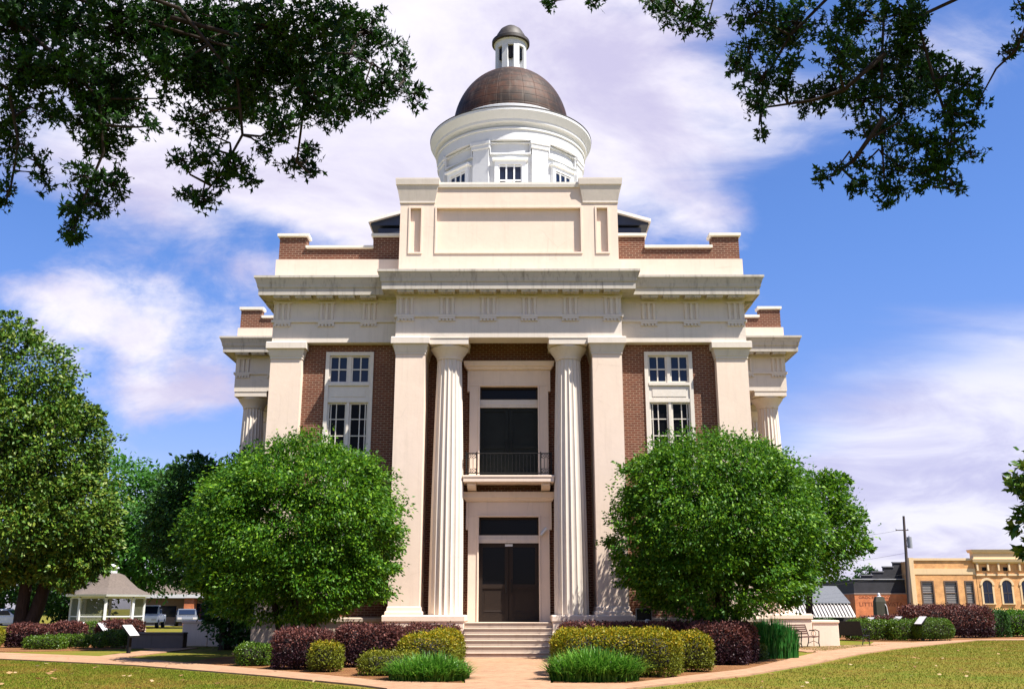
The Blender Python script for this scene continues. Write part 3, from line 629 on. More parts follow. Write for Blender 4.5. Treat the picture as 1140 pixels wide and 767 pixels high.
for a, b, c, dd in ((-0.95, 0.95, 21.72, 21.79), (-0.95, 0.95, 22.26, 22.32), (-0.95, -0.89, 21.79, 22.26), (0.89, 0.95, 21.79, 22.26)): pan.box(a, b, -3.48, -3.2, c, dd)
for k in range(8):
    a = math.pi/4*k
    if k == 0: p0 = on_drum(pil, a+math.pi/8, 'pilaster', M['white'], drum); w0 = on_drum(win, a, 'window', [M['drumframe'], M['glass']], drum); n0 = on_drum(pan, a, 'panel_moulding', M['white'], drum)
    else:
        for src, off in ((p0, math.pi/8), (w0, 0), (n0, 0)):
            q = copy_tree(src, drum); q.rotation_euler = (0, 0, a+off)
# -- dome and lantern
dm = MB(); RD = 2.9; zc = 24.62
dm.lathe([(RD*math.cos(t*math.pi/2/28), zc+RD*1.12*math.sin(t*math.pi/2/28)) for t in range(28)], (0, 0), 112)
dome = smooth_angle(dm.build('dome', M['copper'], C), 30); dome.location = (0, CT, 0)
MB().lathe([(3.04, 24.15), (3.04, 24.30), (2.98, 24.34), (2.98, 24.58), (2.93, 24.62), (2.8, 24.64)], (0, 0), 96).build('base_ring', M['white'], dome)
ln = MB(); ln.lathe([(0.62, 27.2), (0.62, 29.72)], (0, 0), 8, a0=math.pi/8)
lan = ln.build('lantern', M['white'], C); lan.location = (0, CT, -0.30)
MB().lathe([(0.80, 27.3), (0.80, 28.0), (0.76, 28.04)], (0, 0), 48).build('base_ring', M['white'], lan)
ps = MB().box(-0.15, 0.15, -0.79, -0.5, 27.9, 29.5); lo = MB().box(-0.135, 0.135, -0.70, -0.60, 28.72, 29.36)
for k in range(8):
    a = math.pi/4*k
    q = ps.build('post', M['white'], lan); q.rotation_euler = (0, 0, a+math.pi/8); q = lo.build('louvre', M['glass_dark'], lan); q.rotation_euler = (0, 0, a)
smooth_angle(MB().lathe([(0.78, 29.42), (0.80, 29.5), (0.80, 29.72), (0.86, 29.76), (0.86, 29.8)], (0, 0), 48).build('entablature_ring', M['white'], lan), 30)
smooth_angle(MB().lathe([(0.90, 29.78), (0.97, 29.82), (0.97, 29.98), (0.93, 30.02), (0.80, 30.06), (0.74, 30.3), (0.56, 30.62), (0.32, 30.82), (0.05, 30.9)], (0, 0), 48).build('cap', M['lanterncap'], lan), 30)

# -- tall windows in the side bays
def sash(mb, x0, x1, z0, z1, y, cols, rows, bar=0.045, edge=0.06):
    for a, b in ((x0, x0+edge), (x1-edge, x1)): mb.box(a, b, y, y+0.06, z0, z1)
    for a, b in ((z0, z0+edge), (z1-edge, z1)): mb.box(x0+edge, x1-edge, y, y+0.06, a, b)
    for k in cols: mb.box(x0+(x1-x0)*k-bar/2, x0+(x1-x0)*k+bar/2, y+0.012, y+0.05, z0+edge, z1-edge)
    for k in rows: mb.box(x0+edge, x1-edge, y+0.010, y+0.048, z0+(z1-z0)*k-bar/2, z0+(z1-z0)*k+bar/2)
for s in (-1, 1):
    cx = s*5.67; x0, x1 = cx-0.85, cx+0.85
    f = MB()
    for a, b in ((x0, x0+0.13), (x1-0.13, x1)): f.box(a, b, 0.95, 1.3, 4.9, 10.33)
    f.box(x0, x1, 0.952, 1.3, 10.20, 10.332); f.box(x0-0.02, x1+0.02, 0.90, 1.3, 4.86, 4.96); f.box(cx-0.045, cx+0.045, 0.985, 1.2, 4.96, 8.5); f.box(cx-0.05, cx+0.05, 1.0, 1.2, 9.2, 10.2)
    fo = f.build('window', M['frame_white'], C)
    q = MB(); q.box(x0+0.13, x1-0.13, 0.99, 1.2, 8.62, 9.10); q.box(x0+0.13, x1-0.13, 0.93, 1.2, 9.10, 9.20); q.box(x0+0.13, x1-0.13, 0.96, 1.2, 8.5, 8.62); q.box(x0+0.25, x1-0.25, 0.975, 0.992, 8.70, 9.02); q.build('spandrel', M['frame_white'], fo)
    for a, b in ((x0+0.13, cx-0.05), (cx+0.05, x1-0.13)):
        q = MB(); sash(q, a, b, 9.2, 10.2, 1.03, (0.5,), (0.5,)); q.build('sash', M['frame_white'], fo)
        q = MB(); lft = b <= cx; cols = (0.17, 0.46) if lft else (0.54, 0.83)
        sash(q, a, b, 4.96, 8.5, 1.04, cols, [k/6 for k in range(1, 6)], 0.032); q.build('sash', M['frame_white'], fo)
    MB().box(x0+0.13, x1-0.13, 1.075, 1.09, 9.2, 10.2).build('pane', M['glass'], fo); MB().box(x0+0.13, x1-0.13, 1.085, 1.1, 4.96, 8.5).build('pane', M['glass_dark'], fo)
    f = MB()
    for a, b in ((x0+0.1, x0+0.22), (x1-0.22, x1-0.1)): f.box(a, b, 0.97, 1.3, 2.05, 4.2)
    f.box(x0+0.22, x1-0.22, 0.972, 1.3, 4.08, 4.2); f.box(x0+0.02, x1-0.02, 0.88, 1.3, 1.93, 2.05); f.box(x0+0.22, x1-0.22, 1.02, 1.2, 3.0, 3.07); f.box(cx-0.03, cx+0.03, 1.03, 1.2, 2.05, 4.08)
    fo = f.build('window', M['frame_white'], C); MB().box(x0+0.22, x1-0.22, 1.075, 1.09, 2.05, 4.08).build('pane', M['glass_dark'], fo)
# brick soldier course over the windows is part of the wall pattern
M['shutter'] = plain('dark_green_grey_panel', (0.013, 0.016, 0.014), 0.6, var=0.4, scale=2, spec=0.15)
# -- the two doorways in the recess
def doorway(zb, zt, ztr0, zbar, ears, ztop, corn0, corn1, dm, gm):
    f = MB()
    for s in (-1, 1):
        f.box(s*1.03, s*1.40, 1.25, 1.6, zb, zt); f.box(s*1.40, s*1.48, 1.252, 1.6, ears, ztop)
        f.box(s*1.03, s*1.09, 1.22, 1.25, zb, zt)
    f.box(-1.40, 1.40, 1.251, 1.6, zt, ztop); f.box(-1.09, 1.09, 1.221, 1.25, zt, zt+0.06)
    f.stack(-1.48, 1.48, 1.20, 1.6, [(ztop, 0.0), (ztop+0.04, 0.05), (corn0, 0.06), (corn0+0.03, 0.12), (corn1-0.03, 0.14), (corn1, 0.14)])
    fo = bevel(f.build('doorway', M['stucco'], C), 0.01)
    MB().box(-1.03, 1.03, 1.42, 1.6, zbar, ztr0).box(-1.03, 1.03, 1.40, 1.58, zbar+0.08, zbar+0.15).build('transom_bar', M['trim'], fo)
    q = MB(); q.box(-1.03, -0.97, 1.46, 1.6, ztr0, zt); q.box(0.97, 1.03, 1.46, 1.6, ztr0, zt); q.box(-0.97, 0.97, 1.46, 1.6, zt-0.08, zt); q.box(-0.97, 0.97, 1.461, 1.6, ztr0, ztr0+0.05); q.build('transom_frame', M['door'], fo)
    MB().box(-0.97, 0.97, 1.53, 1.55, ztr0+0.05, zt-0.08).build('pane', M['glass_dark'], fo)
    for s in (-1, 1):
        q = MB(); x0, x1 = sorted((s*0.008, s*1.03)); y = 1.50
        for a, b in ((x0, x0+0.13), (x1-0.13, x1)): q.box(a, b, y, y+0.06, zb+0.02, zbar)
        hh = zbar-zb
        for a, b in ((0.02, 0.26), (hh*0.42, hh*0.42+0.14), (hh-0.14, hh)): q.box(x0+0.13, x1-0.13, y, y+0.06, zb+a, zb+b)
        q.box(x0+0.13, x1-0.13, y+0.03, y+0.05, zb+0.26, zb+hh*0.42); q.stack(x0+0.2, x1-0.2, y+0.018, y+0.049, [(zb+0.34, 0.0), (zb+0.37, -0.01), (zb+hh*0.42-0.08, 0)])
        q.m = 1; q.box(x0+0.13, x1-0.13, y+0.035, y+0.045, zb+hh*0.42+0.14, zb+hh-0.14)
        q.build('door', [dm, gm], fo)
        MB().tube([(s*0.10, y-0.01, zb+hh*0.36), (s*0.10, y-0.07, zb+hh*0.37), (s*0.10, y-0.07, zb+hh*0.52), (s*0.10, y-0.01, zb+hh*0.53)], 0.014, 8).build('handle', M['iron'], fo)
    return fo
up = doorway(5.87, 9.14, 8.68, 8.40, 8.95, 9.72, 9.82, 10.03, M['shutter'], M['shutter'])
lw = doorway(1.05, 4.54, 3.92, 3.66, 4.1, 5.06, 5.14, 5.38, M['door'], M['glass_dark'])
MB().box(-0.13, 0.13, 1.47, 1.497, 3.55, 3.63).build('notice_plate', M['white'], lw)
bevel(MB().tube([(1.16, 1.24, 3.98), (1.16, 1.14, 4.02)], [0.05, 0.05], 8).tube([(1.10, 1.12, 3.90), (1.30, 1.10, 4.14)], [0.045, 0.06], 10).build('floodlight', M['white'], lw), 0.005)
# -- balcony
bs = MB().stack(-1.53, 1.53, 0.50, 1.5, [(5.63, 0), (5.66, 0.02), (5.78, 0.02), (5.80, 0.04), (5.87, 0.04)]); bal = bevel(bs.build('balcony', M['stucco'], C), 0.012)
for s in (-1, 1): bevel(MB().prism([(0.6, 5.63), (1.5, 5.63), (1.5, 5.36), (0.75, 5.45), (0.6, 5.55)], 'x', s*1.12, s*1.42).build('bracket', M['stucco'], bal), 0.012)
r = MB(); y = 0.56
for z in (5.95, 6.63): r.tube([(-1.46, y, z), (1.46, y, z)], 0.016, 6)
for s in (-1, 1):
    for z in (5.95, 6.63): r.tube([(s*1.46, y, z), (s*1.46, 1.24, z)], 0.014, 6)
    for yy in (0.56, 0.8, 1.0, 1.2): r.tube([(s*1.46, yy, 5.87), (s*1.46, yy, 6.63)], 0.010, 5)
    for x in (1.46, 1.10): r.tube([(s*x, y, 5.87), (s*x, y, 6.68)], 0.018, 6)
    for x in (1.22, 1.34): r.tube([(s*x, y, 6.12), (s*x, y, 6.46)], 0.010, 5)
    for zc2 in (6.035, 6.54):
        for cx2 in (1.19, 1.37):
            r.tube([(s*cx2+0.075*math.cos(a), y, zc2+0.075*math.sin(a)) for a in [k*math.pi/6 for k in range(13)]], 0.010, 5)
        r.tube([(s*1.11, y, zc2-0.075), (s*1.28, y, zc2+0.075), (s*1.45, y, zc2-0.075)], 0.009, 5); r.tube([(s*1.11, y, zc2+0.075), (s*1.28, y, zc2-0.075), (s*1.45, y, zc2+0.075)], 0.009, 5)
for k in range(17): x = -1.0+k*0.125; r.tube([(x, y, 5.95), (x, y, 6.63)], 0.007, 5)
r.build('railing', M['iron'], bal)

# ================================================================ shrubs and beds by the courthouse
GB = 'clipped burgundy shrubs'; GY = 'gold tipped shrubs'; GX = 'clipped green boxwoods'; GL = 'clumps of daylily'
B_ = (M['leaf_burg'], M['twig_red']); Y_ = (M['leaf_yel'], M['twig']); X_ = (M['leaf_box'], M['twig'])
shrub('boxwood', 'small clipped boxwood on mulch at the shady end of the bed under the round tree', 'shrub', -7.2, -6.3, -5.8, -4.9, 0.56, 0.2, 5000, 0.05, *X_, 1, GX)
shrub('burgundy_shrub', 'squat burgundy shrub between the small boxwood and the round gold shrub', 'shrub', -5.85, -4.45, -7.5, -6.3, 0.92, 0.25, 9000, 0.065, *B_, 2, GB, rough=0.07)
shrub('gold_shrub', 'little round gold tipped shrub in front of two burgundy shrubs beside the path', 'shrub', -4.76, -3.98, -8.35, -7.6, 0.68, 0.3, 5200, 0.055, *Y_, 3, GY, rough=0.06)
shrub('burgundy_shrub', 'large boxy burgundy shrub standing under the pilaster next to the tree', 'shrub', -4.5, -2.75, -6.5, -5.2, 1.02, 0.3, 13000, 0.065, *B_, 4, GB, rough=0.07)
shrub('burgundy_shrub', 'low burgundy hedge tucked against the steps behind gold shrubs', 'hedge', -3.0, -1.45, -3.6, -2.4, 0.98, 0.22, 9000, 0.06, *B_, 5, GB, rough=0.06)
shrub('gold_shrub', 'gold shrub hugging the steps in front of the low burgundy hedge', 'shrub', -2.15, -1.22, -5.4, -4.2, 0.92, 0.35, 7000, 0.055, *Y_, 6, GY, rough=0.07)
shrub('gold_shrub', 'broad mounded gold shrub behind the daylilies on the steps side bed', 'shrub', -2.7, -1.25, -7.6, -6.2, 0.84, 0.40, 9000, 0.055, *Y_, 7, GY, rough=0.07)
shrub('gold_shrub', 'low spreading green gold shrub touching the daylilies at the path corner', 'shrub', -3.35, -2.0, -9.7, -8.6, 0.50, 0.24, 6500, 0.05, *Y_, 8, GY, rough=0.06)
blades('daylily_clump', 'bright green daylily clump at the path corner, in front of mounded gold shrubs', 'plant', -1.62, -10.7, 0.85, 0.82, 1700, 0.66, 0.030, M['leaf_lily'], 9, 1.0, GL)
shrub('burgundy_hedge', 'long low burgundy hedge running from the steps below the shaded pilaster', 'hedge', 1.5, 7.0, -4.4, -3.0, 1.05, 0.25, 26000, 0.065, *B_, 10, GB, rough=0.06)
shrub('burgundy_shrub', 'dense dark burgundy shrub with boxy end beside the iris leaves', 'shrub', 5.0, 6.6, -5.3, -4.3, 1.06, 0.28, 12000, 0.065, *B_, 11, GB, rough=0.07)
shrub('gold_hedge', 'long gold tipped hedge beside the front walk, behind the wider daylily clump', 'hedge', 1.12, 3.95, -10.2, -8.3, 0.98, 0.33, 24000, 0.055, *Y_, 12, GY, rough=0.06)
shrub('gold_shrub', 'separate squarish gold shrub at the end of the long gold hedge', 'shrub', 4.02, 5.0, -8.3, -7.4, 0.90, 0.3, 8500, 0.055, *Y_, 13, GY, rough=0.06)
blades('daylily_clump', 'wide bright daylily clump in front of the long gold hedge', 'plant', 1.92, -10.95, 0.95, 0.60, 1900, 0.78, 0.030, M['leaf_lily'], 14, 0.85, GL)
shrub('boxwood', 'tiny round boxwood beneath the tall iris leaves', 'shrub', 6.88, 7.62, -3.0, -2.3, 0.48, 0.22, 4000, 0.045, *X_, 15, GX)
blades('iris_clump', 'tall upright iris leaves beside the dark burgundy shrub', 'plant', 8.15, -1.2, 0.80, 0.6, 1700, 1.22, 0.045, M['leaf_iris'], 16, 0.22)

# -- beds by the gazebo
shrub('burgundy_shrub', 'wide burgundy shrub in front of the magnolia trunk', 'shrub', -19.6, -18.1, 6.6, 7.8, 0.86, 0.25, 7000, 0.08, *B_, 20, GB)
shrub('burgundy_shrub', 'narrower burgundy shrub beside the sign nearest the magnolia', 'shrub', -18.6, -17.4, 8.0, 9.2, 0.92, 0.3, 5000, 0.08, *B_, 21, GB)
shrub('boxwood_hedge', 'long low boxwood hedge at the path in front of burgundy shrubs', 'hedge', -18.05, -16.65, 4.9, 5.7, 0.46, 0.18, 6000, 0.055, *X_, 22, GX)
shrub('boxwood', 'small boxwood just behind the end of the low hedge', 'shrub', -17.45, -16.8, 6.0, 6.6, 0.54, 0.26, 3000, 0.055, *X_, 23, GX)
shrub('boxwood', 'small boxwood between the low hedge and the first white sign', 'shrub', -16.75, -16.15, 6.0, 6.6, 0.50, 0.25, 3000, 0.055, *X_, 24, GX)
shrub('boxwood', 'small boxwood ball between the two outer white signs near the gazebo', 'shrub', -16.1, -15.5, 6.2, 6.8, 0.52, 0.26, 3000, 0.055, *X_, 25, GX)
shrub('boxwood', 'largest clipped boxwood ball among the signs by the gazebo', 'shrub', -15.85, -14.85, 6.3, 7.2, 0.66, 0.32, 6000, 0.055, *X_, 26, GX)
shrub('burgundy_shrub', 'dark burgundy shrub behind the boxwood ball, before the gazebo', 'shrub', -17.4, -15.6, 9.6, 10.8, 0.98, 0.35, 7000, 0.08, *B_, 27, GB)
shrub('gold_shrub', 'gold green shrub at the edge of the magnolia bed', 'shrub', -20.6, -19.5, 5.6, 6.6, 0.78, 0.3, 5000, 0.06, *Y_, 28, GY)
shrub('gold_shrub', 'yellow green shrub showing between white signs below the gazebo', 'shrub', -18.6, -17.4, 11.0, 12.0, 0.9, 0.3, 4000, 0.07, *X_, 29, GY)
# -- beds by the shops
shrub('boxwood', 'big smooth green boxwood ball beside the last white sign, street side', 'shrub', 18.9, 20.8, 14.7, 16.2, 1.02, 0.48, 13000, 0.055, *X_, 30, GX, rough=0.03)
shrub('boxwood', 'loose light green shrub behind the black bench', 'shrub', 16.2, 18.2, 15.6, 17.0, 0.90, 0.3, 8000, 0.08, *X_, 31, GX, rough=0.09)
shrub('boxwood', 'loose green shrub between two white signs facing the shops', 'shrub', 17.9, 19.3, 15.2, 16.2, 0.92, 0.3, 7000, 0.07, *X_, 32, GX, rough=0.08)
shrub('boxwood', 'dark boxwood mostly hidden behind the black bench back', 'shrub', 14.6, 15.9, 16.2, 17.4, 0.95, 0.3, 4000, 0.08, M['leaf_dark'], M['twig'], 33, GX)
shrub('burgundy_shrub', 'tall dark burgundy shrub behind the smooth boxwood ball', 'shrub', 20.4, 24.8, 19.4, 21.2, 1.55, 0.45, 16000, 0.09, *B_, 34, GB, rough=0.1)
shrub('burgundy_shrub', 'low reddish shrub in front of the orange brick wall', 'shrub', 19.6, 22.0, 24, 25.4, 0.98, 0.4, 6000, 0.10, *B_, 35, GB, rough=0.1)
shrub('holly_shrub', 'dark green rounded shrub next to the tall burgundy shrub', 'shrub', 24.6, 26.2, 20.6, 22, 1.32, 0.4, 7000, 0.09, M['leaf_dark'], M['twig'], 36, rough=0.1)
shrub('holly_shrub', 'mid green shrub below the arched windows at the edge of the lawn', 'shrub', 26.1, 29.5, 21.4, 23.4, 1.30, 0.4, 9000, 0.10, M['leaf_round'], M['twig'], 37, rough=0.1)

# ================================================================ trees
ROUND = 'round shade trees flanking the portico'
tree('shade_tree', 'round dense green tree by the portico, above the squat burgundy shrub', 'tree', (-6.3, -3.0), [(-0.5, 0.1), (0.15, -0.2), (0.6, 0.2), (-0.1, 0.3)], 0.10,
     [(-6.35, -2.8, 4.15, 2.95, 2.9, 2.4), (-8.2, -2.9, 3.3, 1.6, 1.7, 1.55), (-4.75, -3.1, 3.3, 1.5, 1.7, 1.5), (-6.4, -3.0, 2.25, 2.75, 2.4, 1.1), (-7.6, -3, 5.0, 1.2, 1.3, 0.95), (-5.4, -3, 5.1, 1.5, 1.5, 1.05)], 125000, 0.108, M['leaf_round'], M['bark_dark'], 41, ROUND, clump=0.115, lump=0.19, per=90, droop=0.35, flat=0.45, shoots=520)
tree('shade_tree', 'round dense green tree casting leafy shade on the pilaster, above the long burgundy hedge', 'tree', (6.2, -3.0), [(-0.5, 0.1), (0.2, -0.2), (0.6, 0.2), (0.05, 0.35)], 0.11,
     [(6.3, -2.8, 4.35, 2.75, 2.9, 2.35), (4.6, -3.0, 3.5, 1.5, 1.8, 1.55), (7.95, -2.9, 3.8, 1.5, 1.8, 1.7), (6.2, -3.0, 2.4, 2.65, 2.4, 1.2), (5.1, -3.0, 5.1, 1.5, 1.5, 1.1), (7.3, -3, 5.3, 1.3, 1.4, 1.1), (8.0, -3.3, 2.35, 0.9, 0.9, 0.75)], 130000, 0.108, M['leaf_round'], M['bark_dark'], 42, ROUND, clump=0.115, lump=0.19, per=90, droop=0.35, flat=0.45, shoots=520)
tree('shade_tree', 'dark shaded tree at the courthouse corner, behind the round tree over the low wall', 'tree', (-10.6, 5.2), [(-0.2, 0), (0.25, 0.2)], 0.15,
     [(-11.9, 4.6, 5.0, 1.6, 1.8, 1.9), (-10.4, 6.2, 4.6, 2.0, 1.9, 1.7), (-10.0, 5.4, 5.6, 1.8, 1.6, 1.7), (-12.8, 4.6, 4.3, 0.9, 1.3, 1.2), (-12.2, 4.8, 6.3, 0.9, 0.9, 0.9), (-9.7, 4.6, 2.9, 1.6, 1.7, 1.2), (-11.6, 4.8, 3.1, 1.2, 1.5, 0.8), (-11.0, 7.2, 4.6, 1.3, 1.0, 1.6), (-10.2, 5.2, 1.3, 1.2, 1.2, 1.2), (-9.2, 4.6, 1.2, 1.0, 1.0, 1.1)], 44000, 0.17, M['leaf_dark'], M['bark_dark'], 43, None, clump=0.15, per=22)  # rear blobs added to shade the walls, low ones to darken beneath the crown
tree('shade_tree', 'loose light green tree behind the pale stair wall, before the grey roofed shop', 'tree', (15.35, 19.5), [(0, 0)], 0.24,
     [(15.6, 19.6, 5.6, 2.5, 2.4, 2.6), (13.8, 19.4, 6.6, 2.1, 2.1, 2.1), (17.2, 19.6, 5.2, 1.3, 1.4, 1.2), (16.4, 19.4, 7.4, 1.2, 1.2, 1.1), (17.9, 19.4, 6.2, 0.9, 0.8, 0.35), (18.0, 19.4, 4.6, 0.9, 0.8, 0.35), (17.2, 19.4, 8.1, 0.7, 0.7, 0.35), (14.4, 19.2, 3.8, 1.9, 1.6, 0.9)], 30000, 0.19, M['leaf_round'], M['bark_dark'], 44, None, clump=0.16, per=26, lump=0.25, shoots=260)
tree('magnolia_tree', 'tall glossy magnolia with thick dark trunk beside the gazebo', 'tree', (-22.6, 14.0), [(0, 0), (0.5, 0.2)], 0.34,
     [(-23.4, 14.0, 5.6, 4.4, 3.8, 3.0), (-23.8, 14.0, 8.8, 3.9, 3.6, 3.2), (-24.6, 14.0, 12.0, 2.9, 2.8, 2.9), (-20.8, 13.7, 5.4, 2.2, 2.2, 2.2), (-21.4, 13.8, 8.8, 2.0, 2.0, 2.3), (-20.6, 13.8, 10.4, 0.9, 0.9, 0.8), (-19.7, 13.8, 4.2, 1.5, 1.5, 1.3), (-26.5, 14, 8, 3, 3, 4), (-25.1, 14, 14.6, 1.3, 1.3, 1.2), (-22.5, 13.8, 11.2, 1.4, 1.4, 1.5), (-20.4, 13.4, 3.3, 1.5, 1.4, 0.95), (-24.2, 13.2, 3.1, 1.6, 1.4, 0.8), (-22.2, 13.0, 3.2, 1.3, 1.0, 0.6)], 95000, 0.20, M['leaf_mag'], M['bark_dark'], 45, None, clump=0.10, per=30, inner=0.2, lump=0.2)
tree('broadleaf_tree', 'bright green leafy tree rising behind the gazebo roof', 'tree', (-29.0, 45.0), [(0, 0)], 0.3,
     [(-31.5, 45, 9.2, 3.6, 3.5, 4.0), (-27.5, 45, 7.5, 3.4, 3.5, 4.6), (-24.6, 45, 9.4, 2.6, 2.6, 3.2), (-30, 45, 5.2, 3.0, 3, 2.6), (-22.5, 45, 6.6, 2.6, 2.6, 3.0)], 26000, 0.36, M['leaf_light'], M['bark'], 46, None, clump=0.17, per=16)
tree('broadleaf_tree', 'dark tree filling the gap behind the magnolia and the parked car', 'tree', (-46, 58.0), [(0, 0)], 0.3,
     [(-46, 58, 6.0, 5, 4, 4.2), (-41.5, 58, 4.6, 3.6, 3.4, 3.2), (-51, 58, 6, 4, 4, 4.5)], 14000, 0.45, M['leaf_dark'], M['bark_dark'], 47, None, per=16)
tree('broadleaf_tree', 'bushy tree between the gazebo posts and the street, beyond the lattice', 'tree', (-34.5, 46.0), [(0, 0)], 0.25,
     [(-34.5, 46, 4.0, 3.6, 3, 3.4), (-37, 46, 6.2, 2.6, 2.6, 3)], 11000, 0.36, M['leaf_dark'], M['bark_dark'], 48, None, per=16)
tree('magnolia_tree', 'glossy leaved tree reaching in at the lawn edge before the arched shop', 'tree', (9.9, -17.6), [(0, 0)], 0.16,
     [(8.75, -18, 2.75, 0.62, 0.6, 0.50), (8.35, -18, 3.42, 0.48, 0.45, 0.30), (8.05, -18, 2.75, 0.28, 0.35, 0.36), (8.0, -18, 3.25, 0.35, 0.25, 0.10), (8.9, -18, 3.75, 0.65, 0.6, 0.5), (8.05, -18, 2.35, 0.24, 0.3, 0.2), (9.6, -17.8, 3.3, 0.9, 0.8, 1.1)], 7500, 0.13, M['leaf_mag'], M['bark_dark'], 49, None, clump=0.17, per=14, lump=0.22)
tree('broadleaf_tree', 'small far tree above the orange brick wall roofline', 'tree', (49.6, 110.0), [(0, 0)], 0.25,
     [(49.9, 110, 5.6, 1.5, 1.5, 1.5), (47.5, 110, 3.8, 2.4, 2, 2.0), (52, 110, 3.6, 2.2, 2, 1.8), (44.5, 110, 3.6, 2.6, 2, 2.2)], 7000, 0.4, M['leaf_dark'], M['bark'], 50, None, per=14)

# -- the two oaks whose boughs hang over the lawn near the viewer
def oak(name, label, seed, trunk, limbs, clumps, nl, shade_canopy=(), leaf=0.094):
    rg = np.random.default_rng(seed); t = tag(empty(name, (trunk[0], trunk[1], 0)), label, 'tree', 'oaks leaning over the lawn'); o = np.array([trunk[0], trunk[1], 0.0])
    mb = MB(); top = np.array([0.25, 0.3, 6.4]); mb.tube([(0, 0, -0.2), (0, 0, 0.4), (0.05, 0.05, 3.0), tuple(top), (0.1, 0.8, 10.5)], [0.62, 0.45, 0.38, 0.33, 0.18], 14); mb.build('trunk', M['bark_dark'], t, smooth=True)
    joints = []
    for join, lp in limbs:
        pts = [np.array(p)-o for p in lp]; pts = ([top*[1, 1, 0.97]] if join else [])+pts; m = len(pts); bb = MB(); bb.tube([tuple(p) for p in pts], [0.09 if i == 0 and join else 0.024*(1-i/m)+0.006 for i in range(m)], 8); bb.build('limb', M['bark_dark'], t, smooth=True)
        for i in range(1, m):
            for f in (0, 0.5): joints.append(pts[i-1]*(1-f)+pts[i]*f if i > 1 or f else pts[1])
        joints.append(pts[-1])
    J = np.array(joints); tw = MB(); out = []
    for cx, cy, cz, rx, ry, rz, dens in clumps:
        c = np.array([cx, cy, cz])-o; r = np.array([rx, ry, rz]); k = J[np.argmin(((J-c)**2).sum(1))]
        midp = (k+c)/2+rg.normal(size=3)*0.06+np.array([0, 0, 0.05]); tw.tube([tuple(k), tuple(midp), tuple(c)], [0.017, 0.012, 0.007], 5)
        ns = max(6, int(nl*dens*(rx*rz)/(0.35*0.35)))           # sprays in this bunch
        d = unit(rg.normal(size=(ns, 3))); tips = c+d*r*(rg.uniform(0.1, 1, (ns, 1))**0.5)
        for j in range(0, ns, 2): tw.tube([tuple(c+(tips[j]-c)*0.05), tuple((c+tips[j])/2+rg.normal(size=3)*0.02), tuple(tips[j])], [0.008, 0.005, 0.003], 4)
        per = 8; idx = np.repeat(np.arange(ns), per); m = len(idx); ang = rg.uniform(0, 6.28, m)
        axis = unit(d*[1, 1, 0.6]+rg.normal(size=(ns, 3))*0.4+np.array([0, 0, -0.25]))[idx]; rad = unit(np.cross(axis, rg.normal(size=(m, 3))))
        D = unit(axis*rg.uniform(-0.1, 0.9, (m, 1))+rad); L = leaf*rg.uniform(0.6, 1.25, m); P = tips[idx]+rg.normal(size=(m, 3))*0.02-axis*rg.uniform(0, 0.07, (m, 1)); Nn = unit(axis+rg.normal(size=(m, 3))*0.5)
        out.append(leaf_quads(P, D, Nn, L, L*rg.uniform(0.26, 0.40, m)))
        # side lobes of each leaf
        Sd = unit(np.cross(D, Nn)); b = P+D*(L*0.42)[:, None]
        for sg in (-1, 1): out.append(leaf_quads(b, unit(D*0.55+Sd*sg), Nn, L*0.42, L*0.17))
    if shade_canopy:  # unseen upper crown, added sunward so the hanging boughs fall in shade
        big = crown_quads(rg, [(a-o[0], b2-o[1], c2, d2, e2, f2) for a, b2, c2, d2, e2, f2 in shade_canopy], 9000, 0.26, clump=0.16, per=18, inner=0.3)
        quad_mesh('crown', big, [M['leaf_oak']], t)
    tw.build('twig', M['bark_dark'], t, fix=False)['kind'] = 'stuff'
    quad_mesh('foliage', np.concatenate(out), [M['leaf_oak']], t)
    return t
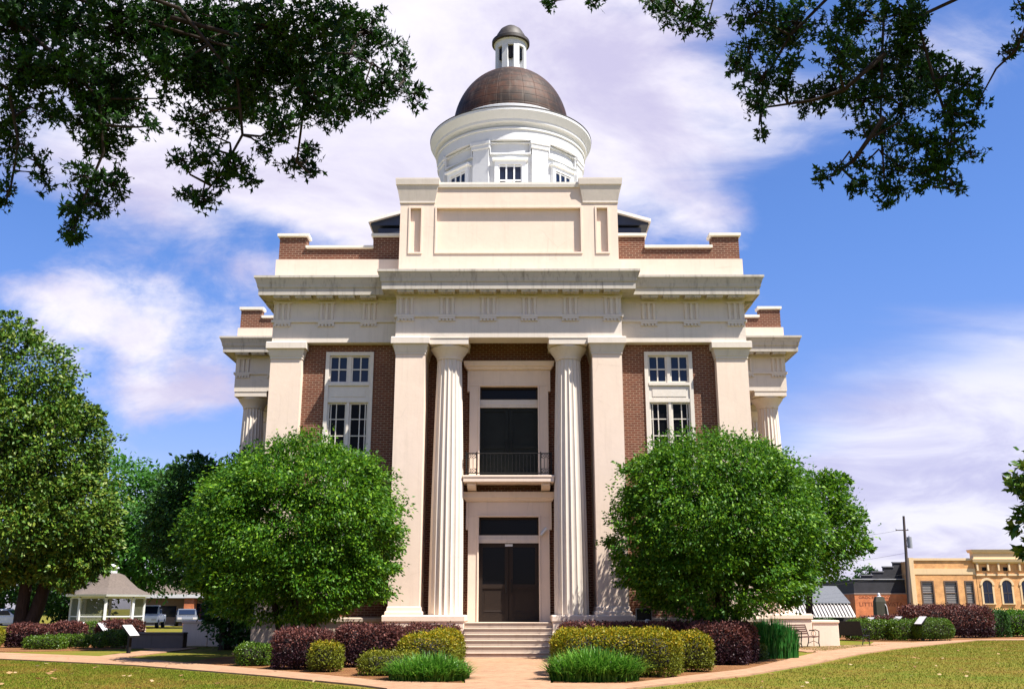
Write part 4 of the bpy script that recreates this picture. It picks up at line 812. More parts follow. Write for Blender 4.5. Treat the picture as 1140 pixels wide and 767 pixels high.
OAK_W = [(-5.32, -23.32, 7.84, 0.4, 0.44, 0.4, 1.3), (-5.07, -22.83, 8.16, 0.47, 0.49, 0.42, 1.3), (-4.3, -23.11, 7.91, 0.46, 0.48, 0.41, 1.3), (-3.83, -22.73, 8.15, 0.48, 0.5, 0.43, 1.3), (-3.21, -22.7, 8.18, 0.48, 0.5, 0.43, 1.3), (-2.37, -23.6, 7.59, 0.44, 0.44, 0.37, 1.2), (-1.86, -23.68, 7.54, 0.39, 0.39, 0.33, 1.1), (-1.6, -22.36, 8.33, 0.44, 0.44, 0.35, 1.0), (-5.16, -23.29, 7.24, 0.4, 0.44, 0.4, 1.3), (-4.64, -23.33, 7.21, 0.4, 0.44, 0.4, 1.2), (-3.46, -22.11, 7.87, 0.5, 0.52, 0.44, 1.3), (-2.72, -22.95, 7.43, 0.46, 0.51, 0.46, 1.3), (-4.67, -22.36, 7.6, 0.49, 0.52, 0.46, 1.2), (-4.51, -22.94, 6.87, 0.41, 0.4, 0.32, 1.1), (-4.28, -22.68, 7.13, 0.26, 0.29, 0.26, 0.8), (-3.6, -23.46, 7.24, 0.34, 0.38, 0.34, 1.0), (-3.53, -22.68, 7.59, 0.37, 0.41, 0.37, 1.1), (-3.03, -22.31, 7.32, 0.45, 0.4, 0.27, 1.2), (-2.28, -22.86, 7.54, 0.42, 0.45, 0.39, 1.1), (-1.83, -22.51, 7.74, 0.45, 0.46, 0.39, 0.9), (-1.32, -22.63, 7.44, 0.36, 0.35, 0.27, 0.8), (-0.83, -23.6, 6.78, 0.17, 0.19, 0.17, 0.7), (-1.13, -22.49, 7.82, 0.22, 0.3, 0.32, 0.5), (-1.55, -22.75, 7.19, 0.4, 0.37, 0.27, 0.9), (-1.97, -23.22, 6.94, 0.36, 0.36, 0.3, 1.0), (-2.23, -23.65, 6.38, 0.26, 0.26, 0.21, 1.0), (-1.92, -22.32, 7.2, 0.24, 0.23, 0.17, 0.9), (-2.55, -22.94, 6.48, 0.14, 0.17, 0.16, 0.9), (-3.53, -22.55, 7.02, 0.27, 0.25, 0.19, 1.0), (-3.39, -22.29, 6.97, 0.3, 0.24, 0.13, 0.8), (-5.65, -22.56, 7.08, 0.32, 0.35, 0.32, 0.8), (-5.83, -22.23, 6.84, 0.24, 0.3, 0.3, 0.7), (-5.04, -23.07, 6.26, 0.2, 0.22, 0.2, 0.7), (-5.24, -22.42, 6.28, 0.13, 0.14, 0.13, 0.6), (-5.35, -22.99, 5.92, 0.12, 0.2, 0.24, 0.7), (-5.36, -22.2, 7.27, 0.27, 0.27, 0.22, 0.7), (-4.67, -22.29, 6.86, 0.36, 0.32, 0.21, 1.1), (-3.64, -23.54, 6.44, 0.11, 0.15, 0.15, 0.8), (-4.32, -23.48, 5.9, 0.26, 0.23, 0.15, 0.9), (-4.04, -23.35, 5.86, 0.21, 0.22, 0.19, 0.9), (-4.71, -22.16, 6.17, 0.28, 0.26, 0.19, 0.9), (-4.56, -23.0, 5.7, 0.18, 0.19, 0.18, 0.9), (-4.77, -22.7, 5.58, 0.12, 0.15, 0.16, 1.0), (-4.38, -23.22, 5.27, 0.11, 0.12, 0.1, 1.0), (-3.47, -22.89, 6.36, 0.22, 0.19, 0.12, 0.9), (-3.15, -23.08, 6.3, 0.22, 0.21, 0.16, 0.9), (-2.81, -23.14, 6.16, 0.26, 0.22, 0.14, 1.0), (-3.09, -22.76, 6.18, 0.26, 0.22, 0.14, 0.9), (-3.27, -22.77, 5.94, 0.2, 0.18, 0.12, 0.9), (-3.61, -22.25, 6.24, 0.17, 0.15, 0.11, 0.8), (-2.78, -22.61, 6.25, 0.14, 0.15, 0.12, 0.8), (-2.42, -22.21, 6.6, 0.19, 0.17, 0.11, 0.9), (-2.19, -22.33, 6.72, 0.19, 0.18, 0.13, 0.9), (-2.22, -22.11, 6.59, 0.13, 0.13, 0.11, 0.9), (-3.9, -22.63, 7.27, 0.17, 0.16, 0.13, 0.5)]
OAK_E = [(0.62, -23.27, 8.05, 0.11, 0.11, 0.09, 0.9), (1.24, -22.3, 8.73, 0.13, 0.13, 0.1, 0.9), (2.13, -22.15, 8.75, 0.29, 0.26, 0.18, 1.0), (2.45, -22.23, 8.56, 0.29, 0.27, 0.2, 1.1), (2.51, -22.7, 8.16, 0.15, 0.15, 0.13, 0.8), (1.91, -22.5, 8.64, 0.22, 0.18, 0.11, 0.8), (2.97, -23.2, 8.0, 0.35, 0.31, 0.22, 1.1), (3.46, -22.34, 8.27, 0.37, 0.36, 0.29, 1.0), (3.58, -22.7, 8.22, 0.36, 0.36, 0.3, 1.1), (2.91, -23.1, 7.61, 0.22, 0.2, 0.14, 0.6), (2.96, -23.41, 7.09, 0.29, 0.26, 0.18, 0.9), (2.9, -22.3, 7.94, 0.15, 0.18, 0.18, 0.8), (3.05, -22.11, 7.91, 0.18, 0.21, 0.2, 0.8), (2.87, -23.38, 6.84, 0.21, 0.2, 0.16, 0.9), (3.09, -22.38, 7.25, 0.15, 0.14, 0.11, 0.7), (3.03, -22.93, 6.66, 0.1, 0.1, 0.08, 0.9), (3.3, -23.29, 7.32, 0.2, 0.2, 0.16, 0.8), (3.24, -23.09, 7.16, 0.28, 0.24, 0.16, 0.9), (3.8, -22.42, 7.34, 0.32, 0.29, 0.21, 1.1), (4.13, -22.28, 7.56, 0.28, 0.26, 0.2, 1.0), (3.8, -23.44, 7.34, 0.33, 0.35, 0.29, 0.9), (4.35, -22.64, 8.31, 0.39, 0.36, 0.26, 1.1), (4.49, -23.44, 7.84, 0.34, 0.31, 0.22, 1.1), (5.13, -22.49, 8.51, 0.18, 0.19, 0.18, 0.9), (4.73, -23.04, 7.7, 0.35, 0.36, 0.31, 1.2), (4.66, -22.27, 7.87, 0.4, 0.4, 0.33, 1.1), (5.25, -22.13, 7.83, 0.36, 0.37, 0.31, 1.2), (4.3, -22.79, 7.16, 0.35, 0.33, 0.25, 1.0), (5.0, -22.1, 7.42, 0.37, 0.36, 0.29, 1.1), (5.07, -23.07, 7.23, 0.26, 0.28, 0.24, 0.9), (5.15, -23.39, 6.98, 0.2, 0.23, 0.22, 0.9), (5.65, -22.66, 7.2, 0.13, 0.15, 0.15, 0.8), (4.93, -23.46, 6.63, 0.25, 0.25, 0.21, 1.0), (5.23, -23.22, 6.64, 0.16, 0.15, 0.12, 0.8), (4.16, -22.93, 6.74, 0.24, 0.2, 0.12, 0.7), (4.52, -22.65, 6.78, 0.27, 0.26, 0.21, 1.0), (4.59, -23.28, 6.4, 0.29, 0.27, 0.19, 1.1), (4.85, -23.44, 6.27, 0.27, 0.24, 0.17, 1.0), (5.66, -22.29, 6.7, 0.17, 0.15, 0.11, 0.9), (4.9, -23.06, 6.19, 0.3, 0.26, 0.18, 1.1), (4.84, -22.16, 6.61, 0.32, 0.28, 0.19, 1.1), (4.38, -22.24, 6.57, 0.21, 0.2, 0.15, 0.8), (3.8, -22.97, 6.18, 0.2, 0.16, 0.1, 0.9), (3.68, -22.86, 6.12, 0.1, 0.1, 0.08, 0.7), (4.1, -22.77, 6.07, 0.2, 0.18, 0.12, 0.9), (4.52, -22.6, 6.1, 0.23, 0.2, 0.14, 1.1), (4.43, -22.67, 5.9, 0.1, 0.1, 0.08, 1.0), (4.89, -22.72, 6.13, 0.18, 0.17, 0.12, 0.8), (5.25, -22.63, 6.16, 0.14, 0.14, 0.1, 0.9), (5.49, -22.18, 6.29, 0.09, 0.09, 0.09, 0.8), (6.15, -22.79, 7.91, 0.11, 0.15, 0.17, 0.8), (5.96, -22.9, 7.65, 0.1, 0.1, 0.08, 0.7), (6.42, -22.49, 8.53, 0.13, 0.16, 0.15, 0.8)]
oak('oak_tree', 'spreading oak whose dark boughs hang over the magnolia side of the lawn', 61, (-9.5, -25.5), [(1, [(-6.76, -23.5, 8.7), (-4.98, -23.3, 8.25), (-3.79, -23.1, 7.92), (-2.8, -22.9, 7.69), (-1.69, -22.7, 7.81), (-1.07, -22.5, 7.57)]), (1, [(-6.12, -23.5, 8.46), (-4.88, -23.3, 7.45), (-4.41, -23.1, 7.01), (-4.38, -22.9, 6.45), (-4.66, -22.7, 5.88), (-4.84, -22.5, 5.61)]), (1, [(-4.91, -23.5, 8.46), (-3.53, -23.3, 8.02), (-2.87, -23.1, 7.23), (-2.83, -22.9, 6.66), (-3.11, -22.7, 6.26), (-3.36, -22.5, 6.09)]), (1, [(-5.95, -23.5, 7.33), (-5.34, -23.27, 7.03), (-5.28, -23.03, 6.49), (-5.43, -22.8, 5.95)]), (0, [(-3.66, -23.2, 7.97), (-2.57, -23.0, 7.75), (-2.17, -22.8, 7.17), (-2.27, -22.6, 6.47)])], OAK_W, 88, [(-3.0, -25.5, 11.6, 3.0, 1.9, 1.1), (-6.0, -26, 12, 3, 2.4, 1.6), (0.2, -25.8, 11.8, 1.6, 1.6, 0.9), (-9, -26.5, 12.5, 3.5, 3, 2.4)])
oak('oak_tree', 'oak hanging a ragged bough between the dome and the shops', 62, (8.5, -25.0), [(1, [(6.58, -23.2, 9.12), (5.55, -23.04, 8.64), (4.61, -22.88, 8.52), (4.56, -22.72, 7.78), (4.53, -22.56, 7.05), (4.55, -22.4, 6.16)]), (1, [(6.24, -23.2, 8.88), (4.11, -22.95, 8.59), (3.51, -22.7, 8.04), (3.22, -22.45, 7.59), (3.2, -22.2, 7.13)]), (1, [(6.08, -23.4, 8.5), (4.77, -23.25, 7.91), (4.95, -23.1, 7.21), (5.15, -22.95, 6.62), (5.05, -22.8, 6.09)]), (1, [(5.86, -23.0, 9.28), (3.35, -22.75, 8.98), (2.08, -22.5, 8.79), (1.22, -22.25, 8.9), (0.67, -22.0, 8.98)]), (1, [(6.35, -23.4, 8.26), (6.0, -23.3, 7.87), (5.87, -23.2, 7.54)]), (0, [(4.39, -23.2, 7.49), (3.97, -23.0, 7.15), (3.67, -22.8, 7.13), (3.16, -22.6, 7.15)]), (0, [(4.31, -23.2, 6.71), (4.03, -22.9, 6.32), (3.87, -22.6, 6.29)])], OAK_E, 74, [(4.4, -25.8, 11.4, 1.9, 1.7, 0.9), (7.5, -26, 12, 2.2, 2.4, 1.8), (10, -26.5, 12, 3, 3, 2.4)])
# ================================================================ gazebo
def gazebo(x, y):
    t = tag(empty('gazebo', (x, y, 0)), 'white eight sided gazebo with bell shaped shingle roof and lattice', 'gazebo'); R0 = 2.22; a0 = R(22.5-4)
    MB().lathe([(R0+0.25, 0), (R0+0.25, 0.25), (R0+0.2, 0.28)], (0, 0), 8, a0=a0).build('floor_deck', M['concrete'], t)
    pts = [(R0*math.cos(a0+k*math.pi/4), R0*math.sin(a0+k*math.pi/4)) for k in range(8)]
    for k, (px, py) in enumerate(pts):
        a = a0+k*math.pi/4; MB().cbox((0, 0, 1.2), (0.17, 0.17, 1.85)).cbox((0, 0, 2.08), (0.22, 0.22, 0.1)).build('post', M['white'], t, loc=(px, py, 0), rz=a)
        qx, qy = pts[(k+1) % 8]; L_ = math.hypot(qx-px, qy-py); an = math.atan2(qy-py, qx-px)
        MB().box(0.05, L_-0.05, -0.06, 0.06, 2.10, 2.32).box(0.08, L_-0.08, -0.03, 0.03, 0.95, 1.02).box(0.08, L_-0.08, -0.03, 0.03, 0.34, 0.40).build('rail', M['white'], t, loc=(px, py, 0), rz=an)
        lt = MB(); n = 20
        if k != 6:
            for j in range(-14, n):
                for sg in (1, -1):
                    xa, za = 0.1+j*0.10, 0.40; xb = xa+1.68; zb = 2.08
                    if xa < 0.1: za += 0.1-xa; xa = 0.1
                    if xb > L_-0.1: zb -= xb-(L_-0.1); xb = L_-0.1
                    if xb-xa < 0.12: continue
                    if sg < 0: xa, xb = L_-xa, L_-xb
                    lt.tube([(xa, 0.012*sg, za), (xb, 0.012*sg, zb)], 0.012, 4)
            lt.build('lattice', M['lattice'], t, loc=(px, py, 0), rz=an)
    rf = MB(); rf.lathe([(R0+0.36, 2.28), (R0+0.38, 2.36), (1.75, 2.78), (1.2, 3.25), (0.85, 3.6), (0.5, 3.72)], (0, 0), 8, a0=a0); rf.build('roof', M['shingle'], t)
    MB().lathe([(R0+0.25, 2.2), (R0+0.35, 2.22), (R0+0.39, 2.34), (R0+0.33, 2.35)], (0, 0), 8, a0=a0).build('fascia', M['white'], t)
    cu = MB().lathe([(0.36, 3.6), (0.36, 4.0), (0.46, 4.03), (0.46, 4.10), (0.1, 4.3)], (0, 0), 8, a0=a0).build('cupola', M['white'], t)
M['lattice'] = plain('weathered_lattice', (0.20, 0.21, 0.14), 0.8)
gazebo(-26.5, 33.5)

# -- low walls, benches, signs
t = tag(empty('low_wall', (-14.6, 6.2, 0)), 'dark low masonry step wall in shade beside the courthouse stair wall', 'wall')
M['shaded_stone'] = stucco('shade_darkened_masonry', (0.13, 0.11, 0.10), (0.05, 0.04, 0.04), 0.5, 0.5); bevel(MB().box(0, 2.1, 0, 0.5, 0, 0.52).build('wall_body', M['shaded_stone'], t), 0.02); bevel(MB().box(-0.04, 2.1, -0.04, 0.54, 0.522, 0.60).build('coping', M['shaded_stone'], t), 0.01)  # masonry colour darkened to carry the tree shade over it
def park_bench(name, label, loc, rz, wide=1.5, mat=None, backm=None, slats=True):
    """a bench facing -y in its own frame, curved iron ends"""
    t = tag(empty(name, loc, rz), label, 'bench', 'benches beside the paths'); m = mat or M['iron']
    for s in (-1, 1):
        x = s*wide/2; e = MB(); e.tube([(x, -0.24, 0), (x, -0.21, 0.2), (x, -0.24, 0.42), (x, -0.25, 0.62), (x, -0.12, 0.67), (x, 0.16, 0.64)], 0.02, 6)
        e.tube([(x, 0.30, 0), (x, 0.22, 0.2), (x, 0.2, 0.42), (x, 0.27, 0.66), (x, 0.33, 0.86)], 0.02, 6); e.tube([(x, -0.24, 0.42), (x, 0, 0.38), (x, 0.2, 0.41)], 0.018, 6)
        e.tube([(x, -0.22, 0.15), (x, 0.0, 0.25), (x, 0.24, 0.15)], 0.012, 5); e.tube([(x, -0.02+0.1*math.cos(a), 0.53+0.1*math.sin(a)) for a in [k*math.pi/5 for k in range(11)]], 0.01, 5)
        e.build('end_frame', m, t)
    st = MB()
    for k in range(6): st.box(-wide/2, wide/2, -0.235+k*0.075, -0.18+k*0.075, 0.41-0.012*abs(k-2.5)*0.4, 0.435)
    st.build('seat', backm or m, t)
    bk = MB()
    for k in range(5 if slats else 1):
        z = 0.5+k*0.08; yy = 0.215+k*0.022
        if slats: bk.box(-wide/2, wide/2, yy, yy+0.022, z, z+0.058)
        else: bk.prism([(0.205, 0.42), (0.225, 0.42), (0.345, 0.98), (0.325, 0.98)], 'x', -wide/2, wide/2)
    bk.build('backrest', backm or m, t)
    return t
M['wood'] = plain('dark_stained_slats', (0.09, 0.042, 0.028), 0.5)
park_bench('park_bench', 'iron ended bench with dark wooden slats beside the tall iris leaves', (11.55, 7.2, 0), R(48), 1.5, M['iron'], M['wood'])
park_bench('park_bench', 'solid black bench on the grass island, its back to the courthouse walk', (14.2, 9.9, 0), R(128), 1.5, M['iron'], M['iron'], False)
def info_sign(label, loc, rz, h=0.78):
    t = tag(empty('information_stand', loc, rz), label, 'sign', 'tilted white panels on posts')
    MB().box(-0.05, 0.05, -0.05, 0.05, 0, h-0.05).box(-0.14, 0.14, -0.10, 0.10, -0.02, 0.03).build('post', M['iron'], t)
    p = MB().prism([(-0.24, h-0.20), (0.20, h+0.16), (0.20, h+0.21), (-0.24, h-0.15)], 'x', -0.22, 0.22).build('panel_frame', M['iron'], t)
    MB().prism([(-0.225, h-0.134), (0.185, h+0.202), (0.185, h+0.209), (-0.225, h-0.127)], 'x', -0.20, 0.20).build('panel', M['panel'], p)
M['panel'] = plain('white_printed_panel', (0.52, 0.50, 0.52), 0.35, var=0.06, scale=14)
info_sign('tilted white information panel nearest the magnolia and burgundy shrub', (-18.6, 11.4, 0), R(62), 0.70); info_sign('tilted white information panel beside the largest boxwood ball', (-16.95, 9.6, 0), R(62), 0.70); info_sign('tilted white information panel nearest the low wall, before the gazebo corner', (-12.85, 1.7, 0), R(62), 0.74)
info_sign('tilted white information panel behind the black bench, before the orange wall', (17.6, 17.3, 0), R(-62), 0.86); info_sign('tilted white information panel between loose green shrubs and dark monument', (18.85, 17.0, 0), R(-62), 0.90); info_sign('tilted white information panel touching the smooth boxwood ball', (19.2, 14.9, 0), R(-62), 0.92); info_sign('tilted panel half hidden behind the black bench back', (15.6, 17.9, 0), R(-62), 0.82)
t = tag(empty('marker_sign', (4.15, -1.9, 0)), 'small dark framed sign above the burgundy hedge at the wall', 'sign')
MB().box(-0.02, 0.02, -0.02, 0.02, 0, 1.12).build('post', M['iron'], t); sf = MB().wall(-0.25, 0.25, 1.12, 1.50, -0.02, 0.02, [(-0.225, 0.225, 1.145, 1.475)]).build('frame', plain('grey_sign_frame', (0.35, 0.33, 0.3), 0.5), t); MB().box(-0.224, 0.224, -0.012, 0.012, 1.146, 1.474).build('panel', M['glass_dark'], sf)
t = tag(empty('spotlight', (4.2, -2.3, 0)), 'small white ground spotlight beneath the framed sign', 'spotlight'); MB().tube([(0, 0, 0), (0, 0, 0.98)], 0.015, 6).build('stake', M['iron'], t); smooth_angle(MB().tube([(0.0, -0.09, 1.02), (0, -0.02, 1.05), (0, 0.06, 1.10)], [0.05, 0.07, 0.10], 12).build('lamp_head', M['white'], t))

# ================================================================ the street
def car(name, label, loc, rz, col, pickup=False, ln=4.6):
    t = tag(empty(name, loc, rz), label, 'car' if not pickup else 'pickup truck'); h = ln/2; pm = plain('car_paint', col, 0.22, var=0.03, spec=0.6)
    if pickup: low = [(-h, 0.42), (-h, 0.98), (-h+0.05, 1.02), (h-1.55, 1.02), (h-0.1, 0.95), (h, 0.75), (h, 0.42)]; cab = [(-0.55, 1.021), (-0.45, 1.62), (-0.2, 1.72), (0.7, 1.72), (1.25, 1.021)]
    else: low = [(-h, 0.35), (-h, 0.80), (-h+0.2, 0.92), (h-1.3, 0.92), (h-0.15, 0.78), (h, 0.6), (h, 0.35)]; cab = [(-1.6, 0.921), (-1.15, 1.38), (-0.8, 1.45), (0.35, 1.44), (1.05, 0.921)]
    b = MB().prism(low, 'y', -0.88, 0.88); bo = bevel(b.build('body', pm, t), 0.06, 2)
    c = MB(); n = len(cab); vs = [(x, -0.82+0.18*(z-cab[0][1]), z) for x, z in cab]+[(x, 0.82-0.18*(z-cab[0][1]), z) for x, z in cab]; c.add(vs, [tuple(range(n)), tuple(reversed(range(n, 2*n)))]+[(k, (k+1) % n, (k+1) % n+n, k+n) for k in range(n)]); bevel(c.build('cab', pm, t), 0.05, 2)
    for s in (-1, 1):
        x0, x1 = cab[0][0]+0.3, cab[-1][0]-0.35; zb, zt2 = cab[0][1]+0.06, cab[2][1]-0.12; mid = (x0+x1)/2
        for a, b2 in ((x0, mid-0.04), (mid+0.04, x1)): MB().prism([(a+0.08, zb), (b2+0.05, zb), (b2-0.15, zt2), (a+0.18, zt2)], 'y', s*(0.835-0.18*0.06), s*(0.70)).build('window', M['glass'], t)
        for x in (-h+0.85, h-0.9):
            w = MB().tube([(x, s*0.66, 0.34), (x, s*0.90, 0.34)], 0.34, 20).build('wheel', plain('tyre_rubber', (0.02, 0.02, 0.02), 0.85), t); MB().tube([(x, s*0.88, 0.34), (x, s*0.91, 0.34)], 0.2, 14).build('rim', plain('alloy_rim', (0.5, 0.5, 0.52), 0.3, 0.8), w)
        MB().cbox((h-0.06, s*0.62, 0.66), (0.14, 0.34, 0.16)).build('headlight', M['panel'], t); MB().cbox((-h+0.03, s*0.70, 0.74), (0.1, 0.22, 0.2)).build('tail_light', plain('red_lens', (0.4, 0.02, 0.02), 0.3), t)
    wx0, wx1 = cab[3], cab[4]; MB().prism([(wx0[0]+0.10, wx0[1]-0.08), (wx1[0]-0.06, wx1[1]+0.06), (wx1[0]-0.02, wx1[1]+0.06), (wx0[0]+0.14, wx0[1]-0.08)], 'y', -0.66, 0.66).build('windscreen', M['glass'], t)
    return t
car('parked_car', 'white pickup truck parked behind the gazebo corner', (-28.7, 47.5, 0), R(-78), (0.75, 0.76, 0.78), True, 5.2)
car('parked_car', 'dark grey car parked past the white pickup before the brick pier', (-28.6, 56.0, 0.0), R(-70), (0.10, 0.11, 0.13))
car('parked_car', 'pale car on the street behind the magnolia trunk', (-39.5, 46.0, 0), R(5), (0.7, 0.7, 0.72))
# low shop behind the gazebo
t = tag(empty('low_building', (-26, 60, 0)), 'low shop with brown roof, pale fascia and orange brick pier', 'building'); M['tan'] = plain('tan_siding', (0.30, 0.20, 0.13), 0.85); M['opier'] = brick_mat('orange_brick', (0.82, 0.235, 0.075), (0.72, 0.19, 0.06), (0.65, 0.33, 0.2), 0.3, 0.1)
MB().wall(-9, 9, 0, 2.4, 0.4, 0.8, [(-7.8, -5.0, 0.7, 1.7), (-3.4, -1.0, 0.0, 1.9), (1.0, 5.0, 0.6, 1.8)]).box(-9, 9, 5, 5.3, 0, 2.4).build('wall', M['tan'], t); MB().prism([(-0.5, 2.72), (3.0, 4.5), (6.2, 2.72)], 'x', -9.5, 9.5).build('roof', M['shingle'], t); MB().box(-9.6, 9.6, -0.62, -0.45, 2.40, 2.72).build('fascia', M['white'], t)
for a, b, c, d in ((-7.8, -5.0, 0.7, 1.7), (-3.4, -1.0, 0, 1.9), (1.0, 5.0, 0.6, 1.8)): MB().box(a, b, 0.62, 0.66, c, d).box(a, b, 0.5, 0.6, (c+d)/2-0.03, (c+d)/2+0.03).build('window', M['glass'], t)
MB().box(-4.05, -3.15, -0.45, 0.35, 0, 2.4).build('brick_pier', M['opier'], t); MB().box(-4.0, -3.75, 0.6, 0.9, 2.9, 5.4).box(-4.05, -3.70, 0.55, 0.95, 5.4, 5.5).build('flue_pipe', M['white'], t); MB().box(-3.6, -2.4, 1.0, 1.8, 2.9, 4.3).build('chimney', M['opier'], t)
# yellow brick shop
M['ybrick'] = brick_mat('yellow_brick', (0.88, 0.43, 0.15), (0.78, 0.36, 0.12), (0.84, 0.56, 0.30), 0.3, 0.11); M['ypale'] = stucco('pale_yellow_paint', (0.72, 0.52, 0.30), amount=0.2)
t = tag(empty('brick_shop', (49.0, 82, 0)), 'yellow brick shop with three plain windows in a flat front', 'building')
MB().wall(-3.75, 3.55, 0, 6.75, 0, 0.5, [(-2.75, -1.45, 1.95, 4.4), (-0.15, 1.25, 1.95, 4.4), (2.2, 3.1, 1.95, 4.4)]).box(-3.75, 3.55, 3.6, 4, 0, 6).box(-3.75, -3.4, 0.5, 3.6, 0, 6.7).box(3.2, 3.55, 0.5, 3.6, 0, 6.7).box(-3.4, 3.2, 0.5, 3.6, 5.6, 5.7).build('wall', M['ybrick'], t)
MB().box(-3.85, 3.6, -0.12, 0.5, 6.752, 7.0).build('coping', M['ypale'], t)
MB().box(-3.7, 3.5, -0.05, 0.0, 5.2, 5.85).build('name_band', M['ypale'], t); MB().box(-3.95, -3.45, -0.14, 0.4, 0, 7.05).build('pilaster', M['ypale'], t)
MB().box(-3.4, 3.5, -0.08, 0.0, 1.05, 1.25).build('sill_course', M['ypale'], t)
for a, b in ((-2.75, -1.45), (-0.15, 1.25), (2.2, 3.1)):
    f = MB().wall(a-0.08, b+0.08, 1.85, 4.5, -0.04, 0.2, [(a+0.06, b-0.06, 2.0, 4.34)]).box(a+0.06, b-0.06, 0.05, 0.1, 3.1, 3.2).box(a-0.15, b+0.15, -0.1, 0.2, 1.75, 1.85).build('window', plain('brown_window_frame', (0.12, 0.07, 0.045), 0.6), t)
    MB().box(a+0.06, b-0.06, 0.12, 0.14, 2.0, 4.34).build('pane', M['glass'], f); q = MB()
    for k in range(12): q.box(a+0.1, b-0.1, 0.101, 0.112, 2.05+k*0.19, 2.15+k*0.19)
    q.build('blind', plain('grey_blind', (0.32, 0.29, 0.27), 0.7), f)
for a, b in ((-2.75, -1.45), (-0.15, 1.25), (2.2, 3.1)): MB().box(a, b, -0.03, 0.0, 1.32, 1.62).build('brick_panel', M['opier'], t)
# arched shop with a cornice
t = tag(empty('arched_shop', (57.5, 82, 0)), 'ochre shop with arched windows and bracketed cream cornice', 'building')
holes = [(-4.35, -3.3, 2.05, 4.3), (-2.15, -1.1, 2.05, 4.3), (0.05, 1.1, 2.05, 4.3), (2.3, 3.35, 2.05, 4.3)]
MB().wall(-5.0, 5.0, 0, 6.4, 0, 0.5, holes).box(-5, 5, 11.6, 12, 0, 6).box(-4.98, -4.6, 0.5, 11.6, 0, 6.5).box(4.6, 5, 0.5, 11.6, 0, 6.5).build('wall', M['ybrick'], t)
MB().box(-5.05, 5.05, -0.06, 0.0, 1.05, 1.35).build('sill_course', M['ypale'], t)
cn = MB().stack(-5.05, 5.05, -0.2, 0.5, [(6.402, 0.0), (6.5, 0.06), (6.55, 0.2), (6.9, 0.28), (6.95, 0.1), (7.6, 0.1), (7.62, 0.25), (7.95, 0.35)]).build('cornice', M['ypale'], t); MB().box(-5.03, 5.03, -0.12, 0.0, 5.05, 5.25).build('string_course', M['ypale'], t)
for k in range(9): MB().box(-4.9+k*1.2, -4.7+k*1.2, -0.3, 0.0, 5.6, 6.4).build('bracket', M['ypale'], t)
for k in range(4): MB().box(-4.2+k*2.4, -3.6+k*2.4, -0.02, 0.0, 5.6, 6.0).build('attic_vent', M['glass_dark'], t)
for a, b, c, d in holes:
    cx = (a+b)/2; r1 = (b-a)/2; f = MB()
    for k in range(12):
        a0, a1 = math.pi*k/12, math.pi*(k+1)/12
        f.prism([(cx+(r1+0.05)*math.cos(a0), 4.0+(r1+0.05)*math.sin(a0)), (cx+(r1+0.3)*math.cos(a0), 4.0+(r1+0.3)*math.sin(a0)), (cx+(r1+0.3)*math.cos(a1), 4.0+(r1+0.3)*math.sin(a1)), (cx+(r1+0.05)*math.cos(a1), 4.0+(r1+0.05)*math.sin(a1))], 'y', -0.09, 0.05)
    f.box(a-0.2, a-0.0, -0.05, 0.05, 2.0, 4.0); f.box(b+0.0, b+0.2, -0.05, 0.05, 2.0, 4.0); f.box(a-0.25, b+0.25, -0.14, 0.05, 1.9, 2.0)
    fo = f.build('window', M['ypale'], t); gl = MB().prism([(a, 2.0), (b, 2.0)]+[(cx+r1*math.cos(math.pi*k/10), 4.0+r1*math.sin(math.pi*k/10)) for k in range(11)], 'y', -0.02, 0.2); gl.build('pane', M['glass'], fo)
    MB().box(cx-0.03, cx+0.03, -0.05, -0.021, 2.0, 4.4).box(a, b, -0.05, -0.022, 3.1, 3.2).build('sash', plain('dark_sash', (0.05, 0.04, 0.04), 0.5), fo)
# orange brick side wall with faded painted letters, dark stepped parapet
t = tag(empty('painted_brick_shop', (42.2, 84, 0)), 'orange brick side wall with faded painted lettering under a dark stepped parapet', 'building'); M['tar'] = plain('dark_tarred_wall', (0.028, 0.027, 0.034), 0.8, var=0.5, scale=1.2)
MB().box(-3.0, 3.2, 0, 12, 0, 3.05).build('wall', M['opier'], t); MB().box(-3.05, 3.22, -0.05, 12, 3.052, 3.16).build('string_course', plain('weathered_stone_course', (0.35, 0.26, 0.22), 0.9), t)
MB().box(-2.9, 3.2, 0.3, 12, 3.162, 4.68).build('tarred_wall', M['tar'], t)
st = MB(); xs = [(-1.65, 5.15), (-0.35, 5.55), (0.95, 6.1), (2.15, 6.6)]
for k, (x, z) in enumerate(xs): st.box(x, xs[k+1][0] if k+1 < len(xs) else 3.25, 0.9, 1.3, 4.2, z)
st.box(-1.75, 3.25, 1.302, 12, 4.2, 4.6); st.build('stepped_parapet', M['tar'], t)
cp_ = MB()
for k, (x, z) in enumerate(xs): cp_.box(x-0.06, (xs[k+1][0] if k+1 < len(xs) else 3.3), 0.82, 1.36, z+0.002, z+0.12)
cp_.build('parapet_coping', plain('grey_coping', (0.16, 0.155, 0.17), 0.8), t); MB().box(-2.95, 3.2, 0.2, 0.34, 4.682, 4.78).build('gutter', plain('pale_gutter', (0.38, 0.38, 0.4), 0.6), t)
fade = plain('faded_dark_red_paint', (0.22, 0.055, 0.03), 0.9, var=0.5, scale=2)
